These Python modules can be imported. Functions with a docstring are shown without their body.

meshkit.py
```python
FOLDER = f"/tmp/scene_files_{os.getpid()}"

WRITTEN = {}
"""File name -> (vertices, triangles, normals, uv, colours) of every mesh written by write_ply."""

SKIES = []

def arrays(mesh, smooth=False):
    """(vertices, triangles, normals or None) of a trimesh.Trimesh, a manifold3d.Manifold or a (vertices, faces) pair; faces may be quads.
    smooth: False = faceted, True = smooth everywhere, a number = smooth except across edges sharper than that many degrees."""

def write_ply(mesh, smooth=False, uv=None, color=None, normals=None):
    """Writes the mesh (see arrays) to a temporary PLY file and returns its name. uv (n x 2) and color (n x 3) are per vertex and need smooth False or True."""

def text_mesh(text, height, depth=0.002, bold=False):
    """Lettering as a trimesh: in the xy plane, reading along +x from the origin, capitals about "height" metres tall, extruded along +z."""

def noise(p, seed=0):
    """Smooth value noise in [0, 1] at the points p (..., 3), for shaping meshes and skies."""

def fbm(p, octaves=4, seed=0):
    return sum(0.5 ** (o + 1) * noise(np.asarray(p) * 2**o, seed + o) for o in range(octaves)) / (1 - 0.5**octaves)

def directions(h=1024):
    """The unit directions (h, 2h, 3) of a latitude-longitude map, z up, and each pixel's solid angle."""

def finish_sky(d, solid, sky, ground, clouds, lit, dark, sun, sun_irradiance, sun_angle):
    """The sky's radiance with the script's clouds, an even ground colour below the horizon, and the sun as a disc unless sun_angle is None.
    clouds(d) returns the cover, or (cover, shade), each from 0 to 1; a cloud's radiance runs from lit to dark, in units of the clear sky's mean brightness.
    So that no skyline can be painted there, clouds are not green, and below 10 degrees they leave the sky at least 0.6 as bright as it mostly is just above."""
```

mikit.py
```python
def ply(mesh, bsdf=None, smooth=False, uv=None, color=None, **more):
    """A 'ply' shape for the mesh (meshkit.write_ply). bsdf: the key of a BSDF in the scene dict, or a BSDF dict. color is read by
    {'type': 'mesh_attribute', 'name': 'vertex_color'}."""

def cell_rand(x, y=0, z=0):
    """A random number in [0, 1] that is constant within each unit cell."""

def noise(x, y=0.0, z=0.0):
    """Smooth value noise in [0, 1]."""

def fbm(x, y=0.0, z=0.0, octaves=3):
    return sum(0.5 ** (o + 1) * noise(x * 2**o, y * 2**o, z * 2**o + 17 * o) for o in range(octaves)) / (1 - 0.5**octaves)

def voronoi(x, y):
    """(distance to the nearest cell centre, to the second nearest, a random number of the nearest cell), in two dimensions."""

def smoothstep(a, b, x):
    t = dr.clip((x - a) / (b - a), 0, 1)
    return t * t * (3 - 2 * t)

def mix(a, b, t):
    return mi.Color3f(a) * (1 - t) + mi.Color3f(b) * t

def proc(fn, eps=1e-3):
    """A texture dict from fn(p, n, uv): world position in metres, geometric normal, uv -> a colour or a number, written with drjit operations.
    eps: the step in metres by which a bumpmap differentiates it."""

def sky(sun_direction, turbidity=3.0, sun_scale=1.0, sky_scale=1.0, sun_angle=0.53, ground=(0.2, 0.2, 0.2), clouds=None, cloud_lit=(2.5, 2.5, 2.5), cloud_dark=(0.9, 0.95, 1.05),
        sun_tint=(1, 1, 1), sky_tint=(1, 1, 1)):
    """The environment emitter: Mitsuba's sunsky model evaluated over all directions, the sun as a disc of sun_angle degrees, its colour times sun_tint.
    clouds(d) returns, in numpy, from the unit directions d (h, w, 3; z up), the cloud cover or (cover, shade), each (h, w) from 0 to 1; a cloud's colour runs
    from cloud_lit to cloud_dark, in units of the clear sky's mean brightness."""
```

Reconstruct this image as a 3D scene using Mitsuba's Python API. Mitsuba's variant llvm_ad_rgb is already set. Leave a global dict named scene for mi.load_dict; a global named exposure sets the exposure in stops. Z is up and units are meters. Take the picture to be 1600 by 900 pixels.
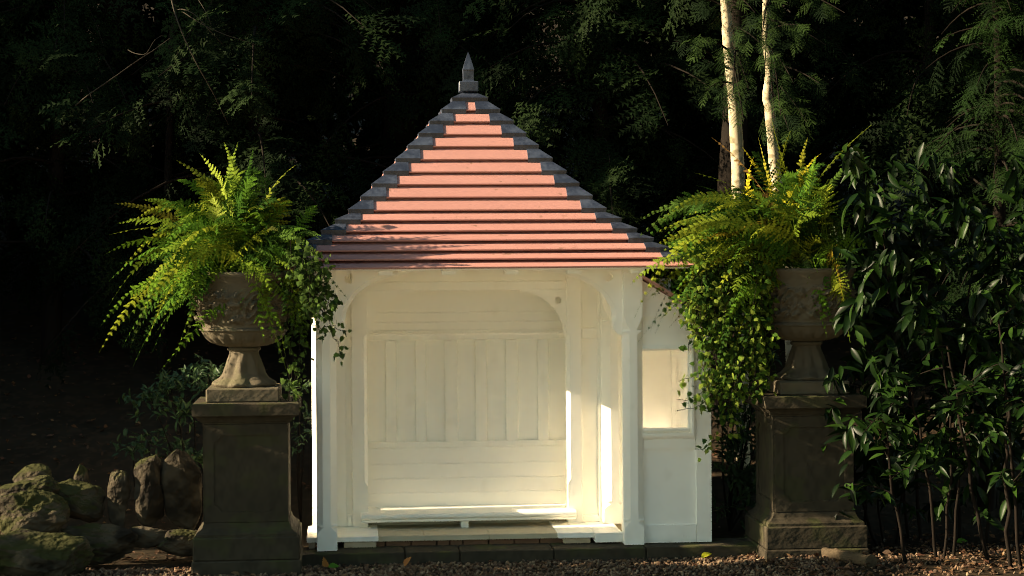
import math
import numpy as np, trimesh, mitsuba as mi, mikit, meshkit
import drjit as dr
import shapely.geometry as sg
from shapely import affinity
from mikit import proc, noise, fbm, voronoi, smoothstep, mix

T = mi.ScalarTransform4f
scene, labels = {}, {}
V = lambda *a: np.array(a, float)

# ---------------------------------------------------------------- camera, light, exposure
# world frame: origin on the stone step between the front posts of the pavilion, x along its front, y into the picture, z up
F_PX, HORIZON, PSI, ROLL = 3000.0, 400.0, math.radians(5.0), 0.007
RIGHT, FWD = V(math.cos(PSI), -math.sin(PSI), 0), V(math.sin(PSI), math.cos(PSI), 0)
CAM = V(-1.162, -16.582, 2.525)
scene['camera'] = {'type': 'perspective', 'fov': 2 * math.degrees(math.atan(800 / F_PX)), 'fov_axis': 'x', 'near_clip': 0.1, 'far_clip': 500.0,
                   'principal_point_offset_y': (450.0 - HORIZON) / 900.0,
                   'to_world': T().look_at(origin=CAM.tolist(), target=(CAM + FWD).tolist(),
                                           up=(V(0, 0, 1) * math.cos(ROLL) + RIGHT * math.sin(ROLL)).tolist())}
SUN_EL, SUN_AZ = math.radians(22.5), math.radians(-3.2)   # the sun stands to the left, level with the pavilion's front
SUN = V(-math.cos(SUN_AZ) * math.cos(SUN_EL), math.sin(SUN_AZ) * math.cos(SUN_EL), math.sin(SUN_EL))
scene['daylight'] = mikit.sky(SUN.tolist(), turbidity=3, sun_tint=(0.98, 1.04, 1.16), sky_tint=(1.0, 0.94, 0.74))
exposure = 3.7


def at(px, py, y):
    """The point of the plane at depth y that the photograph shows at (px, py)."""
    a, b = (px - 800) / F_PX, (HORIZON - py) / F_PX
    d = FWD + (a + b * ROLL) * RIGHT + (b - a * ROLL) * V(0, 0, 1)
    return CAM + d * (y - CAM[1]) / d[1]


# ---------------------------------------------------------------- helpers
def numbered(key):
    if key not in scene and key not in labels:
        return key
    n = 1
    while f'{key}_{n:03d}' in scene or f'{key}_{n:03d}' in labels:
        n += 1
    return f'{key}_{n:03d}'


def thing(key, label, cat, group=None):
    key = numbered(key)
    labels[key] = {'label': label, 'category': cat}
    if group:
        labels[key]['group'] = group
    return key


def add(parent, name, mesh, bsdf, smooth=False, color=None, label=None, kind=None, cat=None, group=None):
    key = numbered(f'{parent}__{name}' if parent else name)
    if isinstance(mesh, (list, tuple)) and not isinstance(mesh[0], np.ndarray):
        mesh = trimesh.util.concatenate(list(mesh))
    scene[key] = mikit.ply(mesh, bsdf, smooth=smooth, color=color)
    d = {k: v for k, v in (('label', label), ('kind', kind), ('category', cat), ('group', group)) if v}
    if d:
        labels[key] = d
    return key


def box(x0, x1, y0, y1, z0, z1, ch=0.0):
    """Box with chamfered edges."""
    if ch <= 0:
        m = trimesh.creation.box((x1 - x0, y1 - y0, z1 - z0))
        m.apply_translation(((x0 + x1) / 2, (y0 + y1) / 2, (z0 + z1) / 2))
        return m
    pts = []
    for sx in (0, 1):
        for sy in (0, 1):
            for sz in (0, 1):
                p = V((x0, x1)[sx], (y0, y1)[sy], (z0, z1)[sz])
                s = V(1 - 2 * sx, 1 - 2 * sy, 1 - 2 * sz) * ch
                for k in range(3):
                    q = p + s
                    q[k] = p[k]
                    pts.append(q)
    return trimesh.convex.convex_hull(np.array(pts))


def rings(sections, closed_ends=True):
    """Loft through rings of equal point counts (k, n, 3)."""
    s = np.array(sections, float)
    k, n = s.shape[:2]
    i, j = np.meshgrid(np.arange(k - 1), np.arange(n), indexing='ij')
    a, b, c, d = i * n + j, i * n + (j + 1) % n, (i + 1) * n + (j + 1) % n, (i + 1) * n + j
    f = np.vstack([np.stack([a, b, c], -1).reshape(-1, 3), np.stack([a, c, d], -1).reshape(-1, 3)])
    v = s.reshape(-1, 3)
    if closed_ends:
        v = np.vstack([v, s[0].mean(0), s[-1].mean(0)])
        q = np.arange(n)
        f = np.vstack([f, np.stack([(q + 1) % n, q, q * 0 + k * n], -1), np.stack([(k - 1) * n + q, (k - 1) * n + (q + 1) % n, q * 0 + k * n + 1], -1)])
    return trimesh.Trimesh(v, f, process=False)


def tube(points, radii, sides=7, wobble=0.0, rng=None):
    p = np.asarray(points, float)
    r = np.broadcast_to(radii, (len(p),))
    t = np.gradient(p, axis=0)
    t /= np.linalg.norm(t, axis=1, keepdims=True) + 1e-12
    a = np.cross(t, [0.31, 0.95, 0.05] if abs(t[:, 1]).max() < 0.9 else [1, 0.1, 0])
    a /= np.linalg.norm(a, axis=1, keepdims=True) + 1e-12
    b = np.cross(t, a)
    ang = np.arange(sides) * 2 * np.pi / sides
    rr = r[:, None] * (1 + (wobble * rng.normal(size=(len(p), sides)) if wobble else 0))
    return rings(p[:, None] + rr[..., None] * (np.cos(ang)[None, :, None] * a[:, None] + np.sin(ang)[None, :, None] * b[:, None]))


def extrude_xz(poly, y0, y1):
    """shapely polygon in (x, z), solid between depths y0 and y1."""
    out = []
    for g in getattr(poly, 'geoms', [poly]):
        m = trimesh.creation.extrude_polygon(g, y1 - y0, engine='earcut')
        v = m.vertices.copy()
        m.vertices = np.stack([v[:, 0], y0 + v[:, 2], v[:, 1]], -1)
        m.invert()
        out.append(m)
    return trimesh.util.concatenate(out)


def bezier(p0, p1, p2, n):
    t = np.linspace(0, 1, n)[:, None]
    return (1 - t) ** 2 * p0 + 2 * t * (1 - t) * p1 + t ** 2 * p2


def unit(v):
    return v / (np.linalg.norm(v, axis=-1, keepdims=True) + 1e-12)


def scatter(tv, tf, pos, xdir, up, scale):
    """Copies of a template: its x axis along xdir, its z axis towards up."""
    x = unit(np.asarray(xdir, float))
    y = unit(np.cross(up, x))
    z = np.cross(x, y)
    m = np.stack([x, y, z], -1) * np.asarray(scale, float).reshape(-1, 1, 1)
    v = np.einsum('nij,kj->nki', m, tv) + np.asarray(pos)[:, None]
    f = tf[None] + (np.arange(len(v)) * len(tv))[:, None, None]
    return v.reshape(-1, 3), f.reshape(-1, 3)


def join(parts):
    vs, fs, at_ = [], [], 0
    for v, f in parts:
        vs.append(v); fs.append(f + at_); at_ += len(v)
    return np.vstack(vs), np.vstack(fs)


# ---------------------------------------------------------------- materials
def rgb(*c):
    return {'type': 'rgb', 'value': list(c)}


def mat(name, color, rough=0.7, spec=0.3, bump=None, bump_eps=2e-3, **more):
    d = {'type': 'principled', 'base_color': color, 'roughness': rough, 'specular': spec, **more}
    if bump:
        d = {'type': 'bumpmap', 'arbitrary': proc(bump, bump_eps), 'scale': 1.0, 'bsdf': d}
    scene[name] = {'type': 'twosided', 'bsdf': d}


VCOL = {'type': 'mesh_attribute', 'name': 'vertex_color'}


def paint_color(p, n, uv):
    g = fbm(p.x * 3.0, p.y * 3.0, p.z * 2.0, 3)
    d = smoothstep(0.62, 0.9, fbm(p.x * 9.0, p.y * 9.0, p.z * 5.0, 3))
    low = smoothstep(0.35, 0.02, p.z) * noise(p.x * 18, p.y * 18, p.z * 11)
    return mix(mix((0.91, 0.888, 0.81), (0.885, 0.86, 0.775), g), (0.62, 0.58, 0.46), d * 0.18 + low * 0.22)


mat('paint_cream', proc(paint_color), 0.42, 0.4, bump=lambda p, n, uv: 0.0006 * fbm(p.x * 26, p.y * 26, p.z * 26, 2))


def tile_color(p, n, uv):
    g = fbm(p.x * 2.3 + 5, p.y * 3.0, p.z * 3.0, 3)
    spots = smoothstep(0.80, 0.86, noise(p.x * 24, p.y * 24, p.z * 24)) * smoothstep(0.55, 0.7, noise(p.x * 5, p.y * 5, p.z * 5 + 9))
    return mix(mix((0.435, 0.212, 0.178), (0.395, 0.19, 0.16), g), (0.15, 0.09, 0.05), spots * 0.6)


mat('deck_tan', proc(lambda p, n, uv: mix((0.50, 0.44, 0.31), (0.40, 0.345, 0.235), fbm(p.x * 7, p.y * 20, p.z * 9, 3))), 0.6, 0.2)  # tan, darker than the cream of the walls, for deck and riser
mat('whitewash', rgb(0.88, 0.875, 0.85), 0.7, 0.2)
mat('roof_red', proc(tile_color), 0.5, 0.35)


def lead_color(p, n, uv):
    g = fbm(p.x * 7, p.y * 7, p.z * 7, 4)
    s = fbm(p.x * 40, p.y * 40, p.z * 9, 2)
    return mix((0.016, 0.021, 0.036), (0.048, 0.059, 0.086), smoothstep(0.35, 0.75, g * 0.7 + s * 0.3))


mat('lead_grey', proc(lead_color), 0.42, 0.6, bump=lambda p, n, uv: 0.002 * fbm(p.x * 22, p.y * 22, p.z * 22, 3))


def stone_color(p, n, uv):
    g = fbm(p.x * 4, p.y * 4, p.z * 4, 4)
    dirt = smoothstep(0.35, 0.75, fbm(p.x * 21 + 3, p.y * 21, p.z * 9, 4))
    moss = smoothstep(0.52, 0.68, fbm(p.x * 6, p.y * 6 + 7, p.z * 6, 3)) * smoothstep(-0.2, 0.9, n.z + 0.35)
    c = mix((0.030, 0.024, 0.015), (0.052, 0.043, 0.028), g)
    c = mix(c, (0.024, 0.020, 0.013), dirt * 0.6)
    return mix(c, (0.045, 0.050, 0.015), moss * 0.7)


stone_bump = lambda p, n, uv: 0.010 * fbm(p.x * 16, p.y * 16, p.z * 16, 4)
mat('old_stone', proc(stone_color), 0.85, 0.2, bump=stone_bump)


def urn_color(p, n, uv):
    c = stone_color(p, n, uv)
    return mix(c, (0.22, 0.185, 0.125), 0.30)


mat('urn_stone', proc(urn_color), 0.85, 0.2, bump=lambda p, n, uv: 0.006 * fbm(p.x * 24, p.y * 24, p.z * 24, 3))


def rock_color(p, n, uv):
    g = fbm(p.x * 6, p.y * 6, p.z * 6, 4)
    moss = smoothstep(0.40, 0.56, fbm(p.x * 4 + 2, p.y * 4, p.z * 4, 4) + 0.28 * (n.z - 0.35) - 0.12 * smoothstep(-3.45, -3.1, p.x))
    c = mix((0.016, 0.013, 0.009), (0.074, 0.060, 0.040), smoothstep(0.3, 0.7, g))
    return mix(c, (0.032, 0.034, 0.009), moss * 0.9)


mat('rock', proc(rock_color), 0.9, 0.15, bump=lambda p, n, uv: 0.045 * fbm(p.x * 22, p.y * 22, p.z * 22, 5))


def brick_color(p, n, uv):
    return mix((0.17, 0.085, 0.045), (0.09, 0.055, 0.035), fbm(p.x * 14, p.y * 14, p.z * 20, 3))


mat('brick', proc(brick_color), 0.9, 0.15, bump=lambda p, n, uv: 0.004 * fbm(p.x * 40, p.y * 40, p.z * 40, 3))
mat('sandstone', proc(lambda p, n, uv: mix((0.52, 0.43, 0.30), (0.36, 0.28, 0.18), fbm(p.x * 15, p.y * 15, p.z * 25, 4))), 0.9, 0.15, bump=lambda p, n, uv: 0.006 * fbm(p.x * 40, p.y * 40, p.z * 40, 3))


mat('flagstone', proc(lambda p, n, uv: mix((0.70, 0.64, 0.52), (0.56, 0.50, 0.39), fbm(p.x * 6, p.y * 6, 0.0, 4))), 0.85, 0.2)


def soil_color(p, n, uv):
    g = fbm(p.x * 5, p.y * 5, 0.0, 4)
    l = smoothstep(0.5, 0.72, fbm(p.x * 14, p.y * 14, 3.0, 3))
    near = smoothstep(0.2, 1.0, p.y)
    front = smoothstep(-2.2, -3.4, p.y)  # pale unseen ground added out front to bounce sun onto the pavilion
    c = mix((0.014, 0.011, 0.007), (0.027, 0.020, 0.012), g)
    c = mix(c, (0.036, 0.023, 0.013), l * 0.8)
    return mix(c, (0.32, 0.27, 0.19), front * (0.75 + 0.25 * g))


mat('soil', proc(soil_color), 0.95, 0.1, bump=lambda p, n, uv: 0.02 * fbm(p.x * 18, p.y * 18, 0.0, 3))
mat('tinted', VCOL, 0.75, 0.25)
mat('bark_dark', proc(lambda p, n, uv: mix((0.007, 0.0055, 0.004), (0.016, 0.012, 0.009), fbm(p.x * 22, p.y * 22, p.z * 5, 3))), 0.9, 0.1)


def pale_bark(p, n, uv):
    c = mix((0.50, 0.44, 0.31), (0.36, 0.30, 0.19), fbm(p.x * 16, p.y * 16, p.z * 4, 4))
    return mix(c, (0.16, 0.13, 0.07), smoothstep(0.52, 0.68, fbm(p.x * 9, p.y * 9, p.z * 14, 4)) * 0.75)


mat('bark_pale', proc(pale_bark), 0.85, 0.15)
mat('leaf_gloss', VCOL, 0.40, 0.11)
mat('dry_twig', rgb(0.036, 0.030, 0.022), 0.8, 0.1)
mat('log_bark', proc(lambda p, n, uv: mix((0.10, 0.075, 0.045), (0.04, 0.03, 0.02), fbm(p.x * 20, p.y * 30, p.z * 20, 4))), 0.9, 0.1)
for nm, tr, ro in (('fern_leaf', 0.5, 0.4), ('soft_leaf', 0.6, 0.5)):
    scene[nm] = {'type': 'principledthin', 'base_color': VCOL, 'roughness': ro, 'diff_trans': tr, 'eta': 1.4, 'spec_trans': 0.0}
mat('needle', VCOL, 0.7, 0.03)

# ---------------------------------------------------------------- ground
rng = np.random.default_rng(11)


def ground_z(x, y):
    x, y = np.asarray(x, float), np.asarray(y, float)
    z = -0.11 + 0 * x
    z = z + 0.055 * np.clip((x - 2.1) / 0.5, 0, 1)
    bank = np.clip(y - 1.3, 0, None)
    z = z + 0.235 * bank * (1 - np.exp(-bank / 1.5)) * np.where(y < 60, 1, 1)
    z = z - 0.035 * np.clip(-1.2 - y, 0, 12) * 0
    z = z + 0.10 * (meshkit.fbm(np.stack([x * 0.5, y * 0.5, 0 * x], -1), 3) - 0.5) * np.clip((y - 1.0) / 2 + np.clip(np.abs(x) - 3.2, 0, 1) * 0.6, 0.05, 1)
    return z


gx = np.unique(np.concatenate([np.linspace(-160, -8, 26), np.linspace(-8, 8, 130), np.linspace(8, 160, 26)]))
gy = np.unique(np.concatenate([np.linspace(-120, -18, 18), np.linspace(-18, -2, 20), np.linspace(-2, 9, 90), np.linspace(9, 120, 40)]))
X, Y = np.meshgrid(gx, gy, indexing='ij')
i, j = np.meshgrid(np.arange(len(gx) - 1), np.arange(len(gy) - 1), indexing='ij')
n = len(gy)
gf = np.stack([i * n + j, (i + 1) * n + j, (i + 1) * n + j + 1, i * n + j + 1], -1).reshape(-1, 4)
add(None, 'ground', (np.stack([X, Y, ground_z(X, Y)], -1).reshape(-1, 3), gf), 'soil', smooth=True, kind='structure',
    label='dark earth floor of the wood rising to a bank behind the pavilion')


def pebble_template(rng):
    m = trimesh.creation.icosphere(subdivisions=0)
    v = m.vertices * (1 + 0.22 * rng.normal(size=(len(m.vertices), 1))) * V(1.25, 0.95, 0.7)
    return np.array(v), np.array(m.faces)


# gravel strip in front of the step
N = 13500
px_, py_ = rng.uniform(-4.6, 5.2, N), -0.13 - 1.5 * rng.random(N) ** 1.3
keep = ~((px_ > 2.9) & (rng.random(N) < 0.7))
px_, py_ = px_[keep], py_[keep]
parts, cols = [], []
for k in range(4):
    tv, tf = pebble_template(rng)
    s = slice(k, None, 4)
    m = len(px_[s])
    sz = rng.uniform(0.007, 0.017, m)
    pos = np.stack([px_[s], py_[s], ground_z(px_[s], py_[s]) + sz * rng.uniform(0.2, 1.1, m)], -1)
    v, f = scatter(tv, tf, pos, rng.normal(size=(m, 3)), np.tile([0, 0, 1.0], (m, 1)) + 0.5 * rng.normal(size=(m, 3)), sz)
    base = np.array([(0.11, 0.062, 0.034), (0.17, 0.105, 0.06), (0.06, 0.034, 0.02), (0.13, 0.085, 0.055), (0.24, 0.17, 0.105)])[rng.integers(0, 5, m)] * rng.uniform(0.6, 1.15, (m, 1))
    parts.append((v, f)); cols.append(np.repeat(base, len(tv), 0))
v, f = join(parts)
add(None, 'gravel', (v, f), 'tinted', color=np.vstack(cols), kind='stuff', label='brown gravel scattered along the foot of the stone step', cat='gravel')


def leaf_template(L=1.0, W=0.38, n=5, fold=0.16, curl=0.12, droop=0.15):
    """Pointed leaf along +x, its face towards +z."""
    t = np.linspace(0, 1, n + 1)
    w = W * np.sin(np.pi * t ** 0.85) ** 0.9 * 0.5
    w[0], w[-1] = 0.006, 0.0
    z = -droop * t ** 2 * L
    mid = np.stack([t * L, 0 * t, z], -1)
    l = np.stack([t * L, w, z + fold * w * 2], -1)
    r = np.stack([t * L, -w, z + fold * w * 2], -1)
    v = np.vstack([mid, l, r])
    f = []
    for k in range(n):
        a, b, c, d = k, k + 1, n + 1 + k, n + 2 + k
        e, g = 2 * (n + 1) + k, 2 * (n + 1) + k + 1
        f += [[a, b, d], [a, d, c], [a, g, b], [a, e, g]]
    return v, np.array(f)


# fallen leaves on the ground
tv, tf = leaf_template(1, 0.6, 3, 0.25, droop=0.1)
N = 5200
lx = rng.uniform(-6.5, 6.5, N)
ly = np.where(rng.random(N) < 0.55, rng.uniform(-1.6, 0.6, N), rng.uniform(0.6, 9, N))
inside = (np.abs(lx) < 2.3) & (ly > -0.13) & (ly < 3.0)
lx, ly = lx[~inside], ly[~inside]
keep = (lx > 2.2) | (ly > 0.3) | (rng.random(len(lx)) < 0.22)
lx, ly = lx[keep], ly[keep]
m = len(lx)
sz = rng.uniform(0.035, 0.085, m)
v, f = scatter(tv, tf, np.stack([lx, ly, ground_z(lx, ly) + 0.012 + 0.02 * rng.random(m)], -1), np.stack([rng.normal(size=m), rng.normal(size=m), 0.25 * rng.normal(size=m)], -1),
               np.tile([0, 0, 1.0], (m, 1)) + 0.35 * rng.normal(size=(m, 3)), sz)
base = np.array([(0.09, 0.045, 0.022), (0.06, 0.032, 0.017), (0.14, 0.08, 0.035), (0.045, 0.026, 0.014), (0.11, 0.046, 0.024)])[rng.integers(0, 5, m)] * rng.uniform(0.6, 1.2, (m, 1))
add(None, 'leaf_litter', (v, f), 'tinted', color=np.repeat(base, len(tv), 0), kind='stuff', label='fallen brown leaves covering the ground under the trees', cat='leaves')

# ---------------------------------------------------------------- the stone step
kerb = thing('stone_step', 'long low stone step with a mossy front edge running in front of the white pavilion', 'step')
xs = [-1.545, -0.66, -0.19, 0.62, 1.42, 2.42]
for a, b in zip(xs[:-1], xs[1:]):
    m = box(a + 0.004, b - 0.004, -0.165 + rng.uniform(-0.006, 0.006), 0.30, -0.20, rng.uniform(-0.004, 0.0), 0.008)
    add(kerb, 'step_stone', m, 'old_stone')
add(kerb, 'paving', box(-1.40, 2.02, 0.29, 2.9, -0.2, -0.006), 'old_stone')

# ---------------------------------------------------------------- the pavilion
PV = thing('garden_pavilion', 'cream painted wooden garden pavilion with a red pyramid roof and a built-in bench', 'pavilion')
XC, YA = 0.03, 1.62
ROWS = [(1.905, 2.434), (1.775, 2.506), (1.645, 2.585), (1.515, 2.670), (1.388, 2.756), (1.267, 2.850), (1.148, 2.943), (1.038, 3.059), (0.932, 3.178), (0.827, 3.295),
        (0.714, 3.415), (0.599, 3.540), (0.494, 3.658), (0.387, 3.780), (0.271, 3.895), (0.165, 4.013), (0.075, 4.098)]
BUTT, THICK = 0.040, 0.012


def face_prism(prof, lat0, lat1, q):
    """A prism of one roof face: prof = list of (w, z); lateral ends lat0(w), lat1(w); q = which of the four faces (0 front)."""
    a = np.array([(lat0(w), -w, z) for w, z in prof])
    b = np.array([(lat1(w), -w, z) for w, z in prof])
    m = rings([a, b])
    m.vertices = m.vertices @ np.array(trimesh.transformations.rotation_matrix(q * math.pi / 2, [0, 0, 1])[:3, :3]).T + V(XC, YA, 0)
    if np.dot(np.cross(m.vertices[m.faces[0][1]] - m.vertices[m.faces[0][0]], m.vertices[m.faces[0][2]] - m.vertices[m.faces[0][0]]), [0, 0, 0]) < 0:
        m.invert()
    return m


rr = np.random.default_rng(5)
for q in range(4):
    for k in range(len(ROWS) - 1):
        (w, z), (w2, z2) = ROWS[k], ROWS[k + 1]
        s = (z2 - BUTT - z) / (w - w2)
        inner = max(w2 - 0.035, 0.02)
        up = z + s * (w - inner)
        jz = rr.uniform(-0.0015, 0.0015)
        tail = max(w2 - 0.09, 0.02)
        ut = z + s * (w - tail)
        prof = [(w - 0.004, z - THICK + jz), (w, z + jz), (tail, ut), (tail, ut - THICK)]
        if k < len(ROWS) - 2:
            e = 0.004
            add(f'{PV}__roof', 'board', face_prism(prof, lambda u: -(u - e), lambda u: u - e, q), 'roof_red')
        # lead saddles over the hips
        g = 0.007
        sprof = [(w + g - 0.010, z - BUTT - 0.004), (w + g, z + g), (inner + 0.012, up + g * 0.6), (inner + 0.012, up - BUTT)]
        if k == 0:
            continue
        wide = 0.222 + rr.uniform(-0.006, 0.006)
        if w - wide < 0.03 and k >= len(ROWS) - 2:
            add(f'{PV}__roof', 'lead_saddle', face_prism(sprof, lambda u: -u, lambda u: u, q), 'lead_grey')
        else:
            lw = max(w - wide, 0.032)
            if q in (0, 1, 3):
                add(f'{PV}__roof', 'lead_saddle', face_prism(sprof, lambda u: min(lw, u - 0.002), lambda u: u, q), 'lead_grey')
                add(f'{PV}__roof', 'lead_saddle', face_prism(sprof, lambda u: -u, lambda u: -min(lw, u - 0.002), q), 'lead_grey')
fx, fy = XC - 0.005, YA


def sq(h, z):
    return [(fx - h, fy - h, z), (fx + h, fy - h, z), (fx + h, fy + h, z), (fx - h, fy + h, z)]


add(f'{PV}__finial', 'cap', box(fx - 0.09, fx + 0.09, fy - 0.09, fy + 0.09, 4.085, 4.182, 0.006), 'lead_grey')
add(f'{PV}__finial', 'spike', rings([sq(0.056, 4.178), sq(0.049, 4.20), sq(0.051, 4.28), sq(0.054, 4.295), sq(0.028, 4.385), sq(0.006, 4.452), sq(0.002, 4.462)]), 'lead_grey')
labels[f'{PV}__finial'] = {'label': 'dark lead finial spike on the roof peak'}

# eaves: soffit, rafter feet
SO = 2.408
add(PV, 'soffit', [box(XC - 1.87, XC + 1.87, YA - 1.87, 0.02, SO, SO + 0.012), box(XC - 1.87, XC - 1.42, 0.02, YA + 1.87, SO, SO + 0.02), box(XC + 1.43, XC + 1.87, 0.02, YA + 1.87, SO, SO + 0.02),
                   box(XC - 1.42, XC + 1.43, 2.86, YA + 1.87, SO, SO + 0.02)], 'paint_cream')
add(PV, 'ceiling', box(-1.40, 1.42, 0.02, 2.86, 2.452, 2.47), 'paint_cream')
for cx in (-1.37, -0.81, -0.27, 0.27, 0.81, 1.36):
    add(PV, 'rafter_foot', box(cx - 0.06, cx + 0.06, -0.20, -0.015, 2.368, SO - 0.001, 0.004), 'paint_cream')

# front posts: square blocks with stopped chamfers between


def oct_ring(cx, cy, h, c, z):
    c = max(c, 0.002)
    return [(cx - h + c, cy - h, z), (cx + h - c, cy - h, z), (cx + h, cy - h + c, z), (cx + h, cy + h - c, z),
            (cx + h - c, cy + h, z), (cx - h + c, cy + h, z), (cx - h, cy + h - c, z), (cx - h, cy - h + c, z)]


def stopped_post(cx, cy, h, c, z0, z1, za, zb):
    """za: top of the foot block's square, zb: underside of the head block's square."""
    secs = [(z0, 0.004), (za, 0.004)]
    for k in range(1, 8):
        t = k / 7
        secs.append((za + 0.068 * t, 0.004 + (c * 1.05) * (1 - math.cos(t * math.pi / 2)) ** 0.9))
    secs += [(za + 0.0685, c * 0.62), (za + 0.074, c * 0.50), (za + 0.082, c * 0.55), (za + 0.088, c * 0.80), (za + 0.0885, c)]
    top = [(zb, 0.004)]
    for k in range(1, 8):
        t = k / 7
        top.append((zb - 0.16 * t, 0.004 + (c * 1.05) * (1 - math.cos(t * math.pi / 2)) ** 0.9))
    top += [(zb - 0.161, c * 0.62), (zb - 0.168, c * 0.5), (zb - 0.180, c * 0.55), (zb - 0.190, c * 0.8), (zb - 0.1905, c)]
    secs += top[::-1] + [(z1, 0.004)]
    return rings([oct_ring(cx, cy, h, cc, z) for z, cc in secs])


for cx in (-1.3235, 1.3445):
    add(PV, 'front_post', stopped_post(cx, 0.0875, 0.0875, 0.054, 0.0, 2.42, 0.135, 2.03), 'paint_cream')
for cx, cy in ((-1.352, 0.80), (1.270, 0.755)):
    add(PV, 'rear_post', stopped_post(cx, cy, 0.108, 0.072, 0.095, 2.45, 0.215, 2.10), 'paint_cream')
# the beams over the posts
add(PV, 'beam', box(-1.41, 1.432, 0.018, 0.158, 2.404, 2.452, 0.004), 'paint_cream')
for cx in (-1.3235, 1.3445):
    add(PV, 'beam', box(cx - 0.07, cx + 0.07, 0.16, 2.80, 2.404, 2.452, 0.004), 'paint_cream')


# arched brackets of the front, with a round hole in each
def arch_bracket(curve, corner, low, hole, r, y0, y1, inset, flip=None):
    pts = [corner] + low + curve
    poly = sg.Polygon(pts).buffer(0).difference(sg.Point(hole).buffer(r, 20))
    c = np.array(curve)
    t = unit(np.gradient(c, axis=0))
    nrm = np.stack([-t[:, 1], t[:, 0]], -1)
    nrm *= np.sign((np.array(hole) - c[len(c) // 2]) @ nrm[len(c) // 2])
    taper = np.clip(np.minimum(np.arange(len(c)), np.arange(len(c))[::-1]) / 3.0, 0, 1)[:, None]
    ci = c + nrm * inset * taper
    front = sg.Polygon([corner] + low + [tuple(p) for p in ci]).buffer(0).difference(sg.Point(hole).buffer(r, 20))
    yb = y0 + 0.022
    m = [extrude_xz(front, y0, yb + 0.001), extrude_xz(poly, yb, y1)]
    strip = np.vstack([np.stack([ci[:, 0], 0 * ci[:, 0] + y0, ci[:, 1]], -1), np.stack([c[:, 0], 0 * c[:, 0] + yb, c[:, 1]], -1)])
    k = len(c)
    f = []
    for q in range(k - 1):
        f += [[q, q + 1, k + q + 1], [q, k + q + 1, k + q]]
    m.append(trimesh.Trimesh(strip, np.array(f), process=False))
    return trimesh.util.concatenate(m)


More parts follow.
